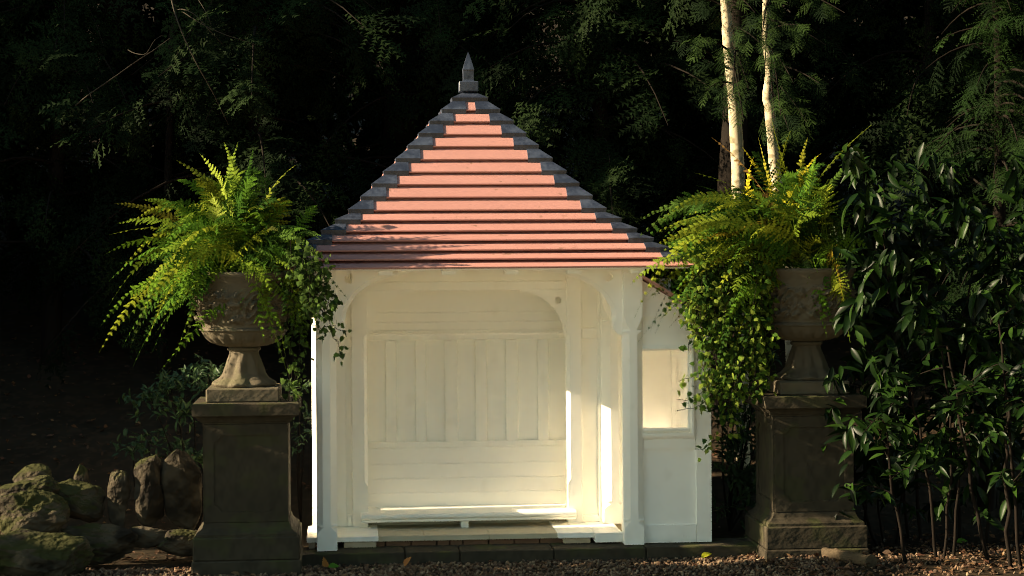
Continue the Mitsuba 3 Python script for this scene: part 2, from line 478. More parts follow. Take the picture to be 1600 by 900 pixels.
def smooth_curve(p, n=26):
    from scipy.interpolate import PchipInterpolator
    p = np.array(p)
    s = np.r_[0, np.cumsum(np.linalg.norm(np.diff(p, axis=0), axis=1))]
    q = np.linspace(0, s[-1], n)
    return [tuple(x) for x in np.stack([PchipInterpolator(s, p[:, 0])(q), PchipInterpolator(s, p[:, 1])(q)], -1)]


arch = [(1.160, 1.885), (1.158, 2.010), (1.148, 2.062), (1.112, 2.128), (1.055, 2.204), (0.945, 2.286), (0.835, 2.334), (0.668, 2.374), (0.46, 2.398)]
for s, off in ((-1, 0.005), (1, 0.012)):
    cur = smooth_curve([(s * x + off, z) for x, z in arch])
    X1 = s * 1.2455 + off
    add(PV, 'arch_bracket', arch_bracket(cur, (X1, 2.4035), [(X1, 1.822), (s * 1.218 + off, 1.828)], (s * 1.121 + off, 2.339), 0.043, 0.045, 0.125, 0.034), 'paint_cream')

# the inner screen at depth YI: posts, header, brackets, panelled sides
YI = 0.78
for x0, x1, s in ((-1.097, -0.961, 1), (0.849, 0.976, -1)):
    # one chamfered arris on the side of the opening, stopped at both ends
    secs = []
    for z, c in ((0.095, 0.002), (0.455, 0.002), (0.475, 0.012), (0.50, 0.03), (1.80, 0.03), (1.815, 0.022), (1.83, 0.002), (2.45, 0.002)):
        a, b, y0, y1 = x0, x1, YI - 0.03, YI + 0.11
        if s > 0:
            secs.append([(a, y0, z), (b - c, y0, z), (b, y0 + c, z), (b, y1, z), (a, y1, z)])
        else:
            secs.append([(a + c, y0, z), (b, y0, z), (b, y1, z), (a, y1, z), (a, y0 + c, z)])
    add(PV, 'screen_post', rings(secs), 'paint_cream')
OX0, OX1 = -0.961, 0.849
add(PV, 'header', box(OX0 + 0.001, OX1 - 0.001, YI - 0.005, YI + 0.07, 2.216, 2.294, 0.004), 'paint_cream')
add(PV, 'header', box(OX0 + 0.001, OX1 - 0.001, YI + 0.010, YI + 0.07, 2.2965, 2.4515, 0.004), 'paint_cream')
q = np.linspace(0, np.pi / 2, 24)
for s, xo in ((-1, OX0), (1, OX1)):
    cx, cz, A, B = xo - s * 0.425, 1.79, 0.405, 0.405
    cur = [(cx + s * A * math.cos(t), cz + B * math.sin(t)) for t in q]
    poly = sg.Polygon([(xo - s * 0.0012, 2.2150)] + [(xo - s * 0.0012, 1.79)] + cur + [(cx, 2.2150)]).difference(sg.Point(xo - s * 0.076, 2.119).buffer(0.034, 20))
    add(PV, 'screen_bracket', extrude_xz(poly, YI + 0.012, YI + 0.052), 'paint_cream')


def panelled(x0, x1, st0, st1, rails, y, tag_='side_panel'):
    """A recessed panel wall: back sheet, stiles and rails."""
    p = f'{PV}__{tag_}'
    p = numbered(p)
    labels[p] = {'label': 'narrow panelled side of the inner screen'}
    add(p, 'sheet', box(x0, x1, y + 0.035, y + 0.06, 0.096, 2.451), 'paint_cream')
    if st0 > 0:
        add(p, 'stile', box(x0, x0 + st0, y, y + 0.034, 0.097, 2.45, 0.003), 'paint_cream')
    if st1 > 0:
        add(p, 'stile', box(x1 - st1, x1, y, y + 0.034, 0.097, 2.45, 0.003), 'paint_cream')
    for z0, z1 in rails:
        add(p, 'rail', box(x0 + st0 + 0.001, x1 - st1 - 0.001, y + 0.003, y + 0.0345, z0, z1, 0.006), 'paint_cream')


panelled(-1.243, -1.0975, 0.088, 0.008, [(0.097, 0.20), (1.785, 1.868), (2.34, 2.45)], YI + 0.004)
panelled(0.9765, 1.165, 0.012, 0.030, [(0.097, 0.16), (1.765, 1.860), (2.36, 2.45)], YI + 0.004)

# sills on sandstone pads
add(PV, 'sill_plate', [box(-1.502, -0.880, 0.16, 0.90, 0.050, 0.094, 0.004)], 'paint_cream')
add(PV, 'sill_plate', [box(0.690, 1.010, 0.14, 0.90, 0.048, 0.094, 0.004), box(1.0105, 1.256, 0.09, 0.90, 0.012, 0.0955, 0.004)], 'paint_cream')
for x0, x1 in ((-1.485, -1.43), (-1.18, -0.90), (0.74, 0.98)):
    add(PV, 'pad_stone', box(x0, x1, 0.17, 0.60, -0.004, 0.047, 0.006), 'sandstone')

# back wall of the alcove at depth YB
YB = 1.12
W0, W1 = -1.12, 1.10
bw = f'{PV}__back_wall'
labels[bw] = {'label': 'panelled back wall of the alcove'}
add(bw, 'sheet', box(W0, W1, YB + 0.020, YB + 0.045, 0.05, 2.45), 'paint_cream')
for z0, z1 in ((1.8489, 1.9209), (1.9221, 2.0100), (2.0112, 2.45)):
    add(bw, 'plank', box(W0, W1, YB - 0.012, YB + 0.019, z0, z1, 0.0025), 'paint_cream')
# moulded rail
prof = [(YB + 0.019, 1.8464), (YB - 0.008, 1.8464), (YB - 0.008, 1.8333), (YB - 0.020, 1.8273), (YB - 0.024, 1.8132), (YB - 0.018, 1.8031), (YB - 0.006, 1.7991), (YB - 0.006, 1.7568), (YB + 0.019, 1.7518)]
add(bw, 'moulded_rail', rings([[(W0, y, z) for y, z in prof], [(W1, y, z) for y, z in prof]]), 'paint_cream')
pan = [(-0.964, -0.788), (-0.689, -0.513), (-0.420, -0.244), (-0.126, 0.038), (0.144, 0.321), (0.433, 0.617), (0.717, 0.889)]
edges = [W0] + [e for p in pan for e in p] + [W1]
for a, b in zip(edges[0::2], edges[1::2]):
    if b - a > 0.01:
        add(bw, 'stile', box(a + 0.0005, b - 0.0005, YB - 0.004, YB + 0.019, 0.8190, 1.7513, 0.004), 'paint_cream')
for a, b in pan:
    # raised edge bevels of each recessed panel: a sunk field with a sloping top
    add(bw, 'panel', rings([[(a, YB + 0.019, 1.7508), (b, YB + 0.019, 1.7508), (b, YB + 0.019, 0.8195), (a, YB + 0.019, 0.8195)],
                            [(a + 0.012, YB + 0.0125, 1.7095), (b - 0.012, YB + 0.0125, 1.7095), (b - 0.012, YB + 0.0125, 0.8316), (a + 0.012, YB + 0.0125, 0.8316)]]), 'paint_cream')
add(bw, 'lower_rail', box(W0, W1, YB - 0.010, YB + 0.019, 0.7661, 0.8185, 0.004), 'paint_cream')
for z0, z1 in ((0.6176, 0.7636), (0.4817, 0.6164), (0.3518, 0.4805), (0.15, 0.3506)):
    add(bw, 'plank', box(W0, W1, YB - 0.002, YB + 0.019, z0, z1, 0.0012), 'paint_cream')
add(PV, 'alcove_side', box(W1 - 0.02, W1, YI + 0.07, YB - 0.013, 0.05, 2.45), 'paint_cream')
# unseen narrow opening in the left side, added to let sun into the alcove
for x0, x1 in ((W0, W0 + 0.02), (-1.375, -1.335)):
    add(PV, 'side_panel_board', [box(x0, x1, 0.911, YB + 0.04, 0.05, 0.33), box(x0, x1, 0.911, YB + 0.04, 2.15, 2.403), box(x0, x1, 0.99, YB + 0.04, 0.3301, 2.1499)], 'paint_cream')
add(PV, 'added_sun_shield', box(-1.345, -1.315, 0.177, 0.690, 0.095, 0.93, 0.003), 'paint_cream')  # unseen panel added to keep direct sun off the deck
add(PV, 'deck', box(-1.31, 1.33, 0.71, 0.925, 0.03, 0.084), 'deck_tan')
add(PV, 'opening_ledge', box(-1.334, W0 - 0.001, 0.912, YB + 0.04, 0.31, 0.329), 'paint_cream')  # lower ledge of the added opening

# bench
SX0, SX1 = -1.028, 0.908


def nosing(y, z, r, n=9):
    t = np.linspace(-np.pi / 2, np.pi / 2, n)
    return [(y - r * math.cos(a) * 0.9, z + r * math.sin(a)) for a in t]


pr = [(YB - 0.003, 0.176)] + nosing(0.62, 0.200, 0.0235) + [(YB - 0.003, 0.2235)]
add(f'{PV}__bench', 'seat', rings([[(SX0, y, z) for y, z in pr], [(SX1, y, z) for y, z in pr]]), 'paint_cream', smooth=40)
pr = [(0.69, 0.148)] + nosing(0.632, 0.1610, 0.0135) + [(0.69, 0.1745)]
add(f'{PV}__bench', 'apron', rings([[(SX0 + 0.004, y, z) for y, z in pr], [(SX1 - 0.004, y, z) for y, z in pr]]), 'paint_cream', smooth=40)
labels[f'{PV}__bench'] = {'label': 'low cream bench with a rounded front edge'}
pr = [(0.655, 0.147), (0.88, 0.147), (0.88, 0.072), (0.715, 0.087), (0.655, 0.087)]
add(f'{PV}__bench', 'bracket', rings([[(-0.130, y, z) for y, z in pr], [(-0.062, y, z) for y, z in pr]]), 'paint_cream')
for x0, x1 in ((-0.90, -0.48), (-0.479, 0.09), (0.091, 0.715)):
    add(PV, 'deck_board', box(x0, x1, 0.205, 0.70, 0.040, 0.086, 0.004), 'deck_tan')
add(PV, 'riser', box(-1.09, 0.95, 0.93, 0.95, 0.05, 0.175), 'deck_tan')
# bricks under the base rail
bx = -0.93
while bx < 0.80:
    wdt = rr.choice([0.215, 0.215, 0.105])
    add(f'{PV}__brick_base', 'brick', box(bx, min(bx + wdt, 0.84), 0.225 + rr.uniform(-0.004, 0.004), 0.32, -0.045, 0.039, 0.004), 'brick')
    bx += wdt + 0.010

# sides and back behind the screen, with unseen openings added to admit sun
add(PV, 'side_wall', [box(-1.375, -1.335, 1.80, 2.80, 0.0, 2.403), box(-1.375, -1.335, YB + 0.041, 1.7999, 0.0, 1.10), box(-1.375, -1.335, YB + 0.041, 1.7999, 2.25, 2.403)], 'paint_cream')
add(PV, 'side_wall', box(1.335, 1.375, 1.75, 2.80, 0.0, 2.403), 'paint_cream')
add(PV, 'side_wall', box(1.335, 1.375, 0.90, 1.20, 0.0, 2.403), 'paint_cream')
add(PV, 'rear_wall', box(-1.375, 1.375, 2.801, 2.84, 0.0, 2.403), 'paint_cream')

# the lean-to on the right with its small window
WY = 0.085
vx = lambda x: 2.300 - 0.6205 * (x - 1.452)        # underside of the lean-to roof
wall = sg.Polygon([(1.436, 0.0), (2.040, 0.0), (2.040, vx(2.040) - 0.004), (1.436, vx(1.436) - 0.004)])
win = sg.box(1.42, 1.006, 1.834, 1.686)
LT = f'{PV}__lean_to'
labels[LT] = {'label': 'lean-to on the right side with a small square window'}
add(LT, 'front_wall', extrude_xz(wall.difference(win), WY, WY + 0.05), 'paint_cream')
add(LT, 'board', extrude_xz(sg.Polygon([(1.437, 1.983), (1.900, 1.983), (1.900, vx(1.90) - 0.006), (1.437, vx(1.437) - 0.006)]), WY - 0.020, WY - 0.0005), 'paint_cream')
add(LT, 'board', extrude_xz(sg.Polygon([(1.9055, 0.004), (2.039, 0.004), (2.039, vx(2.039) - 0.006), (1.9055, vx(1.9055) - 0.006)]), WY - 0.023, WY - 0.0005), 'paint_cream')
add(LT, 'board', extrude_xz(sg.box(1.437, 0.828, 1.900, 0.913), WY - 0.020, WY - 0.0005), 'paint_cream')
add(LT, 'board', extrude_xz(sg.box(1.437, 0.005, 1.900, 0.16), WY - 0.020, WY - 0.0005), 'paint_cream')
fr = f'{LT}'
out, mid_, inn = (1.43, 0.915, 1.903, 1.728), (1.43, 0.945, 1.878, 1.708), (1.43, 0.985, 1.852, 1.700)


def frame(o, i, y0, y1):
    return extrude_xz(sg.box(*o).difference(sg.box(i[0] - 0.1, *i[1:])), y0, y1)


rings_ = [((1.43, 0.915, 1.903, 1.728), (1.43, 0.938, 1.882, 1.712), 0.026), ((1.43, 0.9381, 1.8819, 1.7119), (1.43, 0.966, 1.862, 1.7005), 0.058),
          ((1.43, 0.9661, 1.8619, 1.7004), (1.43, 1.006, 1.834, 1.686), 0.022)]
for o, i_, pr_ in rings_:
    add(fr, 'window_frame', frame(o, i_, WY - pr_, WY + 0.001), 'paint_cream')
add(fr, 'window_sill', box(1.43, 1.845, WY - 0.066, WY + 0.06, 0.984, 1.0055, 0.004), 'paint_cream')
add(LT, 'end_wall', box(2.0, 2.038, WY + 0.051, 1.80, 0.0, vx(2.04) - 0.02), 'whitewash')
for k in range(10):
    y0 = 0.16 + k * 0.164
    add(LT, 'lining_board', box(1.985, 1.9995, y0, y0 + 0.158, 0.02, vx(2.0) - 0.02, 0.004), 'whitewash')
add(LT, 'inner_wall', box(1.376, 1.9845, 1.78, 1.80, 0.0, 2.30), 'whitewash')
add(LT, 'inner_stile', box(1.66, 1.69, 1.765, 1.779, 0.02, 2.2, 0.004), 'whitewash')
add(LT, 'floor', box(1.376, 1.984, 0.14, 1.779, -0.005, 0.01), 'whitewash')
add(LT, 'lining', rings([[(1.38, y, vx(1.38) - 0.012), (1.99, y, vx(1.99) - 0.012), (1.99, y, vx(1.99) - 0.03), (1.38, y, vx(1.38) - 0.03)] for y in (WY + 0.055, 1.775)]), 'whitewash')
# its roof: five boards lapping downhill, seen at their front ends
for k in range(7):
    x0 = 1.40 + k * 0.122
    x1 = x0 + 0.150
    pf = [(x0, vx(x0) + 0.014), (x1, vx(x1) + 0.000), (x1, vx(x1) + 0.030), (x0, vx(x0) + 0.024)]
    add(f'{LT}__roof', 'board', rings([[(x, -0.17, z) for x, z in pf], [(x, 1.95, z) for x, z in pf]]), 'roof_red')

# ---------------------------------------------------------------- pedestals and urns


def pedestal(cx, y0, label, zoff=0.0):
    p = thing('stone_pedestal', label, 'pedestal')

    def slab(h, z0, z1, ch=0.008):
        c = y0 + 0.42
        return box(cx - h, cx + h, c - h, c + h, z0 + zoff, z1 + zoff, ch)
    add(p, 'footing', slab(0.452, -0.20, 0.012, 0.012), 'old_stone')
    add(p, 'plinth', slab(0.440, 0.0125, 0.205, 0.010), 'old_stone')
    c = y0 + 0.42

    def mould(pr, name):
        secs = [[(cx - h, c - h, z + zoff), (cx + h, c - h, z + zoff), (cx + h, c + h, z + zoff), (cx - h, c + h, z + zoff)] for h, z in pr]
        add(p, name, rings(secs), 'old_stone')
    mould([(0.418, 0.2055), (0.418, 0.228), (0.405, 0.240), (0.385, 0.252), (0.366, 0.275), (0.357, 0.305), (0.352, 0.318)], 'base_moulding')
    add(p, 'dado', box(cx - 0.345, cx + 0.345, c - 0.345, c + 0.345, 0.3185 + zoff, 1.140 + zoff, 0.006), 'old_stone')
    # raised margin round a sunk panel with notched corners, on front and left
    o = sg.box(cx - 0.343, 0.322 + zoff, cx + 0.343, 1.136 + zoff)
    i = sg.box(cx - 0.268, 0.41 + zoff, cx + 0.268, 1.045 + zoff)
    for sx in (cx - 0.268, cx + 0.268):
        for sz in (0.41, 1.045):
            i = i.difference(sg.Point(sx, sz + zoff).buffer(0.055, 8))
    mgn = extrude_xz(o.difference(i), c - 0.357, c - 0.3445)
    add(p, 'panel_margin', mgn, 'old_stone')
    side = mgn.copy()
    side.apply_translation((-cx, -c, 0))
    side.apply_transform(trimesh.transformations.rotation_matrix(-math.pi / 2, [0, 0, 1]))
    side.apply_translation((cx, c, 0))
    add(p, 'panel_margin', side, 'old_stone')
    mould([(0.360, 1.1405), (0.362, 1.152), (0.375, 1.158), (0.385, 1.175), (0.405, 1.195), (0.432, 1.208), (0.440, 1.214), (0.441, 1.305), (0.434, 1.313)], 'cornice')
    return cx, c


def urn(cx, cy, z0, label, seed):
    u = thing('stone_urn', label, 'urn')
    add(u, 'base', box(cx - 0.305, cx + 0.305, cy - 0.305, cy + 0.305, z0, z0 + 0.118, 0.012), 'urn_stone')
    n = 160
    a = np.arange(n) * 2 * np.pi / n

    def lathe(pr, disp=None, name='bowl'):
        pr = np.array(pr)
        s = np.r_[0, np.cumsum(np.linalg.norm(np.diff(pr, axis=0), axis=1))]
        m = max(int(s[-1] / 0.009), 12)
        qv = np.linspace(0, s[-1], m)
        R, Z = np.interp(qv, s, pr[:, 0]), np.interp(qv, s, pr[:, 1])
        AA, RR = np.meshgrid(a, R)
        _, ZZ = np.meshgrid(a, Z)
        if disp:
            RR = RR + disp(AA, ZZ)
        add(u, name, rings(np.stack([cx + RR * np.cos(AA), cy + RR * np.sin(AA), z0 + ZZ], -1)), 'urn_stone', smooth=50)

    def foot_relief(A, Z):
        leaf = np.abs(np.cos(4 * A + 0.6))
        e = np.clip((0.40 - Z) / 0.28, 0, 1)
        lip = np.exp(-((Z - 0.155) / 0.028) ** 2) * 0.028 * leaf
        vein = 0.028 * np.clip(leaf, 0, 1) ** 2 * np.sin(np.clip(e, 0, 1) * np.pi)
        pn = np.stack([np.cos(A) * 6, np.sin(A) * 6, Z * 14], -1)
        return lip + vein + 0.012 * (meshkit.fbm(pn, 3, seed) - 0.5)

    lathe([(0.0, 0.119), (0.250, 0.119), (0.250, 0.140), (0.225, 0.160), (0.195, 0.185), (0.158, 0.23), (0.136, 0.30), (0.125, 0.38), (0.122, 0.415)], foot_relief, 'foot')
    lathe([(0.0, 0.416), (0.126, 0.416), (0.142, 0.428), (0.138, 0.446), (0.125, 0.452), (0.0, 0.453)], None, 'neck_ring')

    def bowl_relief(A, Z):
        low = np.exp(-((Z - 0.50) / 0.060) ** 2) * 0.026 * (np.abs(np.cos(9 * A)) - 0.5)
        band = np.clip((Z - 0.645) / 0.03, 0, 1) * np.clip((0.95 - Z) / 0.04, 0, 1)
        # trailing scrolls: warped rings along the band
        wv = meshkit.fbm(np.stack([np.cos(A) * 2.5, np.sin(A) * 2.5, Z * 5], -1), 3, seed + 3)
        u1 = A * 7 / 2 / np.pi
        fu = (u1 - np.floor(u1) - 0.5) * 0.40
        zz = Z - 0.79 + 0.05 * np.sin(A * 7)
        r1 = np.sqrt(fu ** 2 + zz ** 2)
        scroll = np.cos(r1 * 95 + 4 * wv + np.arctan2(zz, fu))
        scroll = np.clip(scroll, -0.1, 1) * np.exp(-(r1 / 0.17) ** 4)
        leaves = np.clip(meshkit.fbm(np.stack([np.cos(A) * 9, np.sin(A) * 9, Z * 16], -1), 3, seed) - 0.42, 0, 1) * 0.11
        lip = 0.012 * np.exp(-((Z - 0.600) / 0.012) ** 2) * (0.7 + 0.3 * np.cos(26 * A))
        return low + lip + band * (0.030 * scroll + 1.3 * leaves) + 0.006 * (wv - 0.5)

    lathe([(0.0, 0.4535), (0.13, 0.4535), (0.20, 0.464), (0.27, 0.490), (0.32, 0.530), (0.350, 0.570), (0.358, 0.590), (0.372, 0.600), (0.366, 0.615), (0.350, 0.625), (0.356, 0.660), (0.372, 0.76),
           (0.385, 0.88), (0.392, 0.96), (0.400, 1.00), (0.415, 1.03), (0.432, 1.055), (0.436, 1.075), (0.425, 1.090), (0.385, 1.088), (0.365, 1.03), (0.34, 0.98), (0.0, 0.975)], bowl_relief)


def urn_soil(cx, cy, z, r):
    return trimesh.creation.cylinder(r, 0.04, sections=24, transform=trimesh.transformations.translation_matrix((cx, cy, z)))


LCX, LCY = pedestal(-1.985, -0.53, 'left stone pedestal beside the row of upright stones', 0.004)
RCX, RCY = pedestal(2.835, -0.50, 'right stone pedestal beside the glossy shrub', 0.0)
LUX, RUX = -2.014, 2.86
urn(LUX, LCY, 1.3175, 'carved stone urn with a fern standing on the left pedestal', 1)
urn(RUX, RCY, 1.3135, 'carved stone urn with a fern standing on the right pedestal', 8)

# ---------------------------------------------------------------- ferns


def frond_mesh(p0, p1, p2, width, rng, pairs=26, twist=0.0):
    """One fern frond: midrib along a curve with lobed leaflets on both sides."""
    nseg = pairs + 4
    c = bezier(p0, p1, p2, nseg + 1)
    L = np.linalg.norm(np.diff(c, axis=0), axis=1).sum()
    t = unit(np.gradient(c, axis=0))
    up0 = V(0, 0, 0.9) + 0.5 * V(*rng.normal(size=3)) + V(-0.3, -0.6, 0)
    side = unit(np.cross(t, up0))
    nrm = np.cross(side, t)
    ang = twist * np.linspace(0, 1, nseg + 1)[:, None]
    side, nrm = side * np.cos(ang) + nrm * np.sin(ang), nrm * np.cos(ang) - side * np.sin(ang)
    vs, fs, k0 = [], [], 0
    m = tube(c, np.linspace(0.0035, 0.0008, nseg + 1), 3)
    vs.append(np.array(m.vertices)); fs.append(np.array(m.faces)); k0 = len(m.vertices)
    lob = 5
    for k in range(4, nseg):
        s = (k - 4) / (nseg - 4)
        prof = min(1, 0.6 + s * 3.5) * (1 - s) ** 0.9 * 1.12
        ln = width * prof * rng.uniform(0.66, 1.14)
        if ln < 0.006:
            continue
        pw = 0.47 * L / nseg * (1.0 if s < 0.85 else 0.8)
        for sg_ in (-1, 1):
            if rng.random() < 0.05:
                continue
            d = unit(sg_ * side[k] * 0.93 + t[k] * (0.34 + 0.35 * s + 0.14 * rng.normal()) - nrm[k] * (0.10 + 0.22 * rng.normal()))
            e = unit(t[k] - d * (t[k] @ d))
            q = np.linspace(0, 1, lob + 1)
            drop = -0.16 * ln * q ** 2
            mid = c[k] + np.outer(q * ln, d) + np.outer(drop, nrm[k])
            wv = pw * (1 - q ** 1.6 * 0.9)
            notch = 0.40
            pts = [mid]
            tip_a = mid[:-1] * 0.45 + mid[1:] * 0.55 + np.outer(wv[:-1] * 1.05, e) + np.outer(0.0 * wv[:-1], nrm[k])
            tip_b = mid[:-1] * 0.45 + mid[1:] * 0.55 - np.outer(wv[:-1] * 1.05, e)
            base_a = mid[:-1] + np.outer(wv[:-1] * notch, e)
            base_b = mid[:-1] - np.outer(wv[:-1] * notch, e)
            pts += [tip_a, tip_b, base_a, base_b]
            v = np.vstack(pts)
            n1 = lob + 1
            ff = []
            for g in range(lob):
                ta, tb, ba, bb = n1 + g, n1 + lob + g, n1 + 2 * lob + g, n1 + 3 * lob + g
                ff += [[g, ba, ta], [g, ta, g + 1], [g, tb, bb], [g, g + 1, tb]]
            vs.append(v); fs.append(np.array(ff) + k0); k0 += len(v)
    return np.vstack(vs), np.vstack(fs)


def fern(base, specs, label, seed, fill, fill_fn):
    """specs: (tip point, lift, width, colour) of the fronds that stand out; the rest fills the clump."""
    rng = np.random.default_rng(seed)
    p = thing('fern', label, 'fern')
    greens = np.array([(0.088, 0.165, 0.014), (0.060, 0.130, 0.014), (0.125, 0.19, 0.018), (0.035, 0.085, 0.012), (0.16, 0.19, 0.016), (0.024, 0.056, 0.010)])
    todo = [(V(*tip), lift, w * 1.35, col) for tip, lift, w, col in specs]
    for k in range(fill):
        todo.append((*fill_fn(rng), None))
    for tip, lift, w, col in todo:
        b = base + (tip - base) * (rng.uniform(0.0, 0.45) if col is None else 0.0) * V(1, 1, 0.8) + V(rng.uniform(-0.2, 0.2), rng.uniform(-0.2, 0.2), rng.uniform(-0.02, 0.08))
        d = tip - b
        ctrl = b + d * 0.45 + (V(0, 0, 1) * lift + rng.normal(size=3) * V(0.12, 0.12, 0.03)) * np.linalg.norm(d)
        L = np.linalg.norm(d)
        v, f = frond_mesh(b, ctrl, tip, w, rng, pairs=int(np.clip(L * 27, 13, 26)), twist=rng.normal() * 0.5)
        c = np.array(col) if col is not None else greens[rng.integers(len(greens))] * rng.uniform(0.75, 1.15)
        cc = np.tile(c, (len(v), 1)) * (1 + 0.10 * rng.normal(size=(len(v), 1)))
        if rng.random() < 0.05:      # a browning frond
            cc = cc * V(1.0, 0.62, 0.8)
        add(p, 'frond', (v, f), 'fern_leaf', color=np.clip(cc, 0, 1))
    return p


LB = V(LUX - 0.02, LCY, 2.40)
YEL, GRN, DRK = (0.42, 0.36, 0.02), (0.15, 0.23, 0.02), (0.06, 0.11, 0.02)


def dome(rng, B, left, up, right, down):
    """A frond tip on the uneven dome round the clump's centre B."""
    th = rng.uniform(-0.55, math.pi * 1.2)
    c, q = math.cos(th), math.sin(th)
    R = rng.uniform(0.5, 1.05) ** 0.8
    be = rng.uniform(-1.15, 0.7)
    x = R * (left if c < 0 else right) * c * math.cos(be)
    z = R * (up * q if q > 0 else down * q) * math.cos(be * 0.7) - 0.22 * R * abs(c) - 0.25 * max(-be, 0)
    return B + V(x, R * 0.75 * math.sin(be), z), rng.uniform(0.25, 0.8), rng.uniform(0.10, 0.20)


left_fill = lambda rng: dome(rng, LB, 1.32, 0.96, 0.74, 0.95)
ls = []
for px, py, yy, lift, w, col in [(163, 398, -0.1, .42, .13, None), (170, 440, -0.2, .5, .12, None), (203, 545, -0.3, .62, .13, (0.10, 0.15, 0.03)), (182, 350, 0.2, .35, .12, None), (215, 520, -0.1, .6, .12, None),
                                 (290, 545, -0.25, .6, .09, (0.12, 0.16, 0.04)), (275, 250, 0.1, .22, .10, (0.22, 0.26, 0.03)), (350, 222, 0.15, .12, .10, (0.19, 0.27, 0.03)), (372, 222, 0.25, .10, .10, (0.17, 0.25, 0.03)),
                                 (396, 232, 0.1, .10, .09, None), (312, 240, 0.1, .16, .12, (0.24, 0.31, 0.04)), (462, 258, 0.1, .22, .09, (0.20, 0.24, 0.03)), (497, 320, 0.0, .35, .11, None), (498, 372, -0.1, .45, .11, None),
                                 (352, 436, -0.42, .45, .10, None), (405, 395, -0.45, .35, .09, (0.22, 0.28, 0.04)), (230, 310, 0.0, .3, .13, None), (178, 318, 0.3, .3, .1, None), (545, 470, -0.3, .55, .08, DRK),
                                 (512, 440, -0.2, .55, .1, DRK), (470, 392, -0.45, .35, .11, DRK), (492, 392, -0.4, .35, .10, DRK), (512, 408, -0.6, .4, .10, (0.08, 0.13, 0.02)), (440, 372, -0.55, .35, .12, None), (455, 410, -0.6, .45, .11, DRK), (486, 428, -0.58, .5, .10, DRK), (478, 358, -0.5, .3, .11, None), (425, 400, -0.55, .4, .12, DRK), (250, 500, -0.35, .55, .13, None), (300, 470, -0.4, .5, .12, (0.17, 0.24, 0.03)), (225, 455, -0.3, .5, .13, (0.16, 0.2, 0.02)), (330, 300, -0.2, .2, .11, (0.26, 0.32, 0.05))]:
    ls.append((at(px, py, LCY + yy), lift, w, col))
fg = np.random.default_rng(8)
for k in range(20):
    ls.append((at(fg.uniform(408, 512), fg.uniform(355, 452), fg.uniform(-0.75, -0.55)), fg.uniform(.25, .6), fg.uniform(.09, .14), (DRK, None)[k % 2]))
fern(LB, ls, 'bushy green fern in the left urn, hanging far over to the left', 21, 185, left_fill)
RB = V(RUX - 0.05, RCY, 2.38)


right_fill = lambda rng: dome(rng, RB + V(-0.15, 0, 0), 1.45, 1.2, 0.8, 0.8)
rs = []
for px, py, yy, lift, w, col in [(992, 375, 0.15, .55, .12, DRK), (1000, 345, 0.2, .5, .11, DRK), (1010, 470, -0.15, .5, .12, (0.2, 0.25, 0.02)), (1035, 500, -0.2, .5, .12, (0.22, 0.27, 0.02)), (1112, 215, 0.2, .15, .12, (0.17, 0.10, 0.03)),
                                 (1060, 300, 0.1, .3, .11, None), (1160, 230, 0.2, .12, .08, YEL), (1178, 245, 0.1, .16, .08, YEL), (1185, 215, 0.0, .1, .06, (0.3, 0.28, 0.03)), (1272, 262, 0.0, .4, .09, (0.34, 0.33, 0.02)),
                                 (1262, 215, 0.1, .2, .08, (0.3, 0.3, 0.03)), (1283, 240, 0.15, .3, .07, YEL), (1235, 205, 0.2, .1, .08, None), (1205, 185, 0.15, .05, .07, None), (1362, 195, -0.05, .12, .06, (0.2, 0.26, 0.03)),
                                 (1330, 250, 0.0, .25, .08, DRK), (1265, 440, -0.45, .5, .08, (0.13, 0.18, 0.05)), (1205, 420, -0.5, .4, .1, None), (1165, 400, -0.45, .4, .1, None), (1075, 430, -0.3, .45, .12, (0.2, 0.26, 0.02)),
                                 (1130, 440, -0.4, .45, .1, None), (1032, 395, -0.4, .45, .11, (0.13, 0.19, 0.02)), (1045, 372, -0.55, .4, .12, None), (1062, 410, -0.6, .45, .12, (0.18, 0.23, 0.02)), (1018, 430, -0.6, .5, .10, (0.17, 0.22, 0.02)), (1080, 385, -0.6, .4, .12, None), (1070, 345, -0.5, .35, .12, None), (1100, 410, -0.6, .4, .12, (0.2, 0.25, 0.02)), (1022, 352, -0.5, .45, .11, DRK), (1085, 270, 0.1, .2, .1, (0.15, 0.2, 0.02)), (1145, 480, -0.4, .5, .1, (0.22, 0.28, 0.03)), (1055, 455, -0.3, .5, .11, (0.25, 0.3, 0.02))]:
    rs.append((at(px, py, RCY + yy), lift, w, col))
for k in range(30):
    rs.append((at(fg.uniform(1022, 1150), fg.uniform(345, 440), fg.uniform(-0.72, -0.5)), fg.uniform(.25, .6), fg.uniform(.09, .14), (None, (0.16, 0.21, 0.02))[k % 2]))
fern(RB, rs, 'green and yellowing fern in the right urn, reaching over the roof edge', 33, 200, right_fill)

# ---------------------------------------------------------------- ivy
IVY = [(0.0, 0.06), (0.16, 0.30), (0.06, 0.46), (0.40, 0.34), (0.62, 0.30), (0.72, 0.16), (1.0, 0.0)]


def ivy_template():
    top = [(x, y, -0.12 * x * x - 0.10 * abs(y)) for x, y in IVY]
    bot = [(x, -y, -0.12 * x * x - 0.10 * abs(y)) for x, y in IVY[:-1]]
    v = np.array([(0.3, 0, 0.03)] + top + bot[::-1])
    n = len(v) - 1
    return v, np.array([[0, 1 + (k + 1) % n, 1 + k] for k in range(n)])


ITV, ITF = ivy_template()


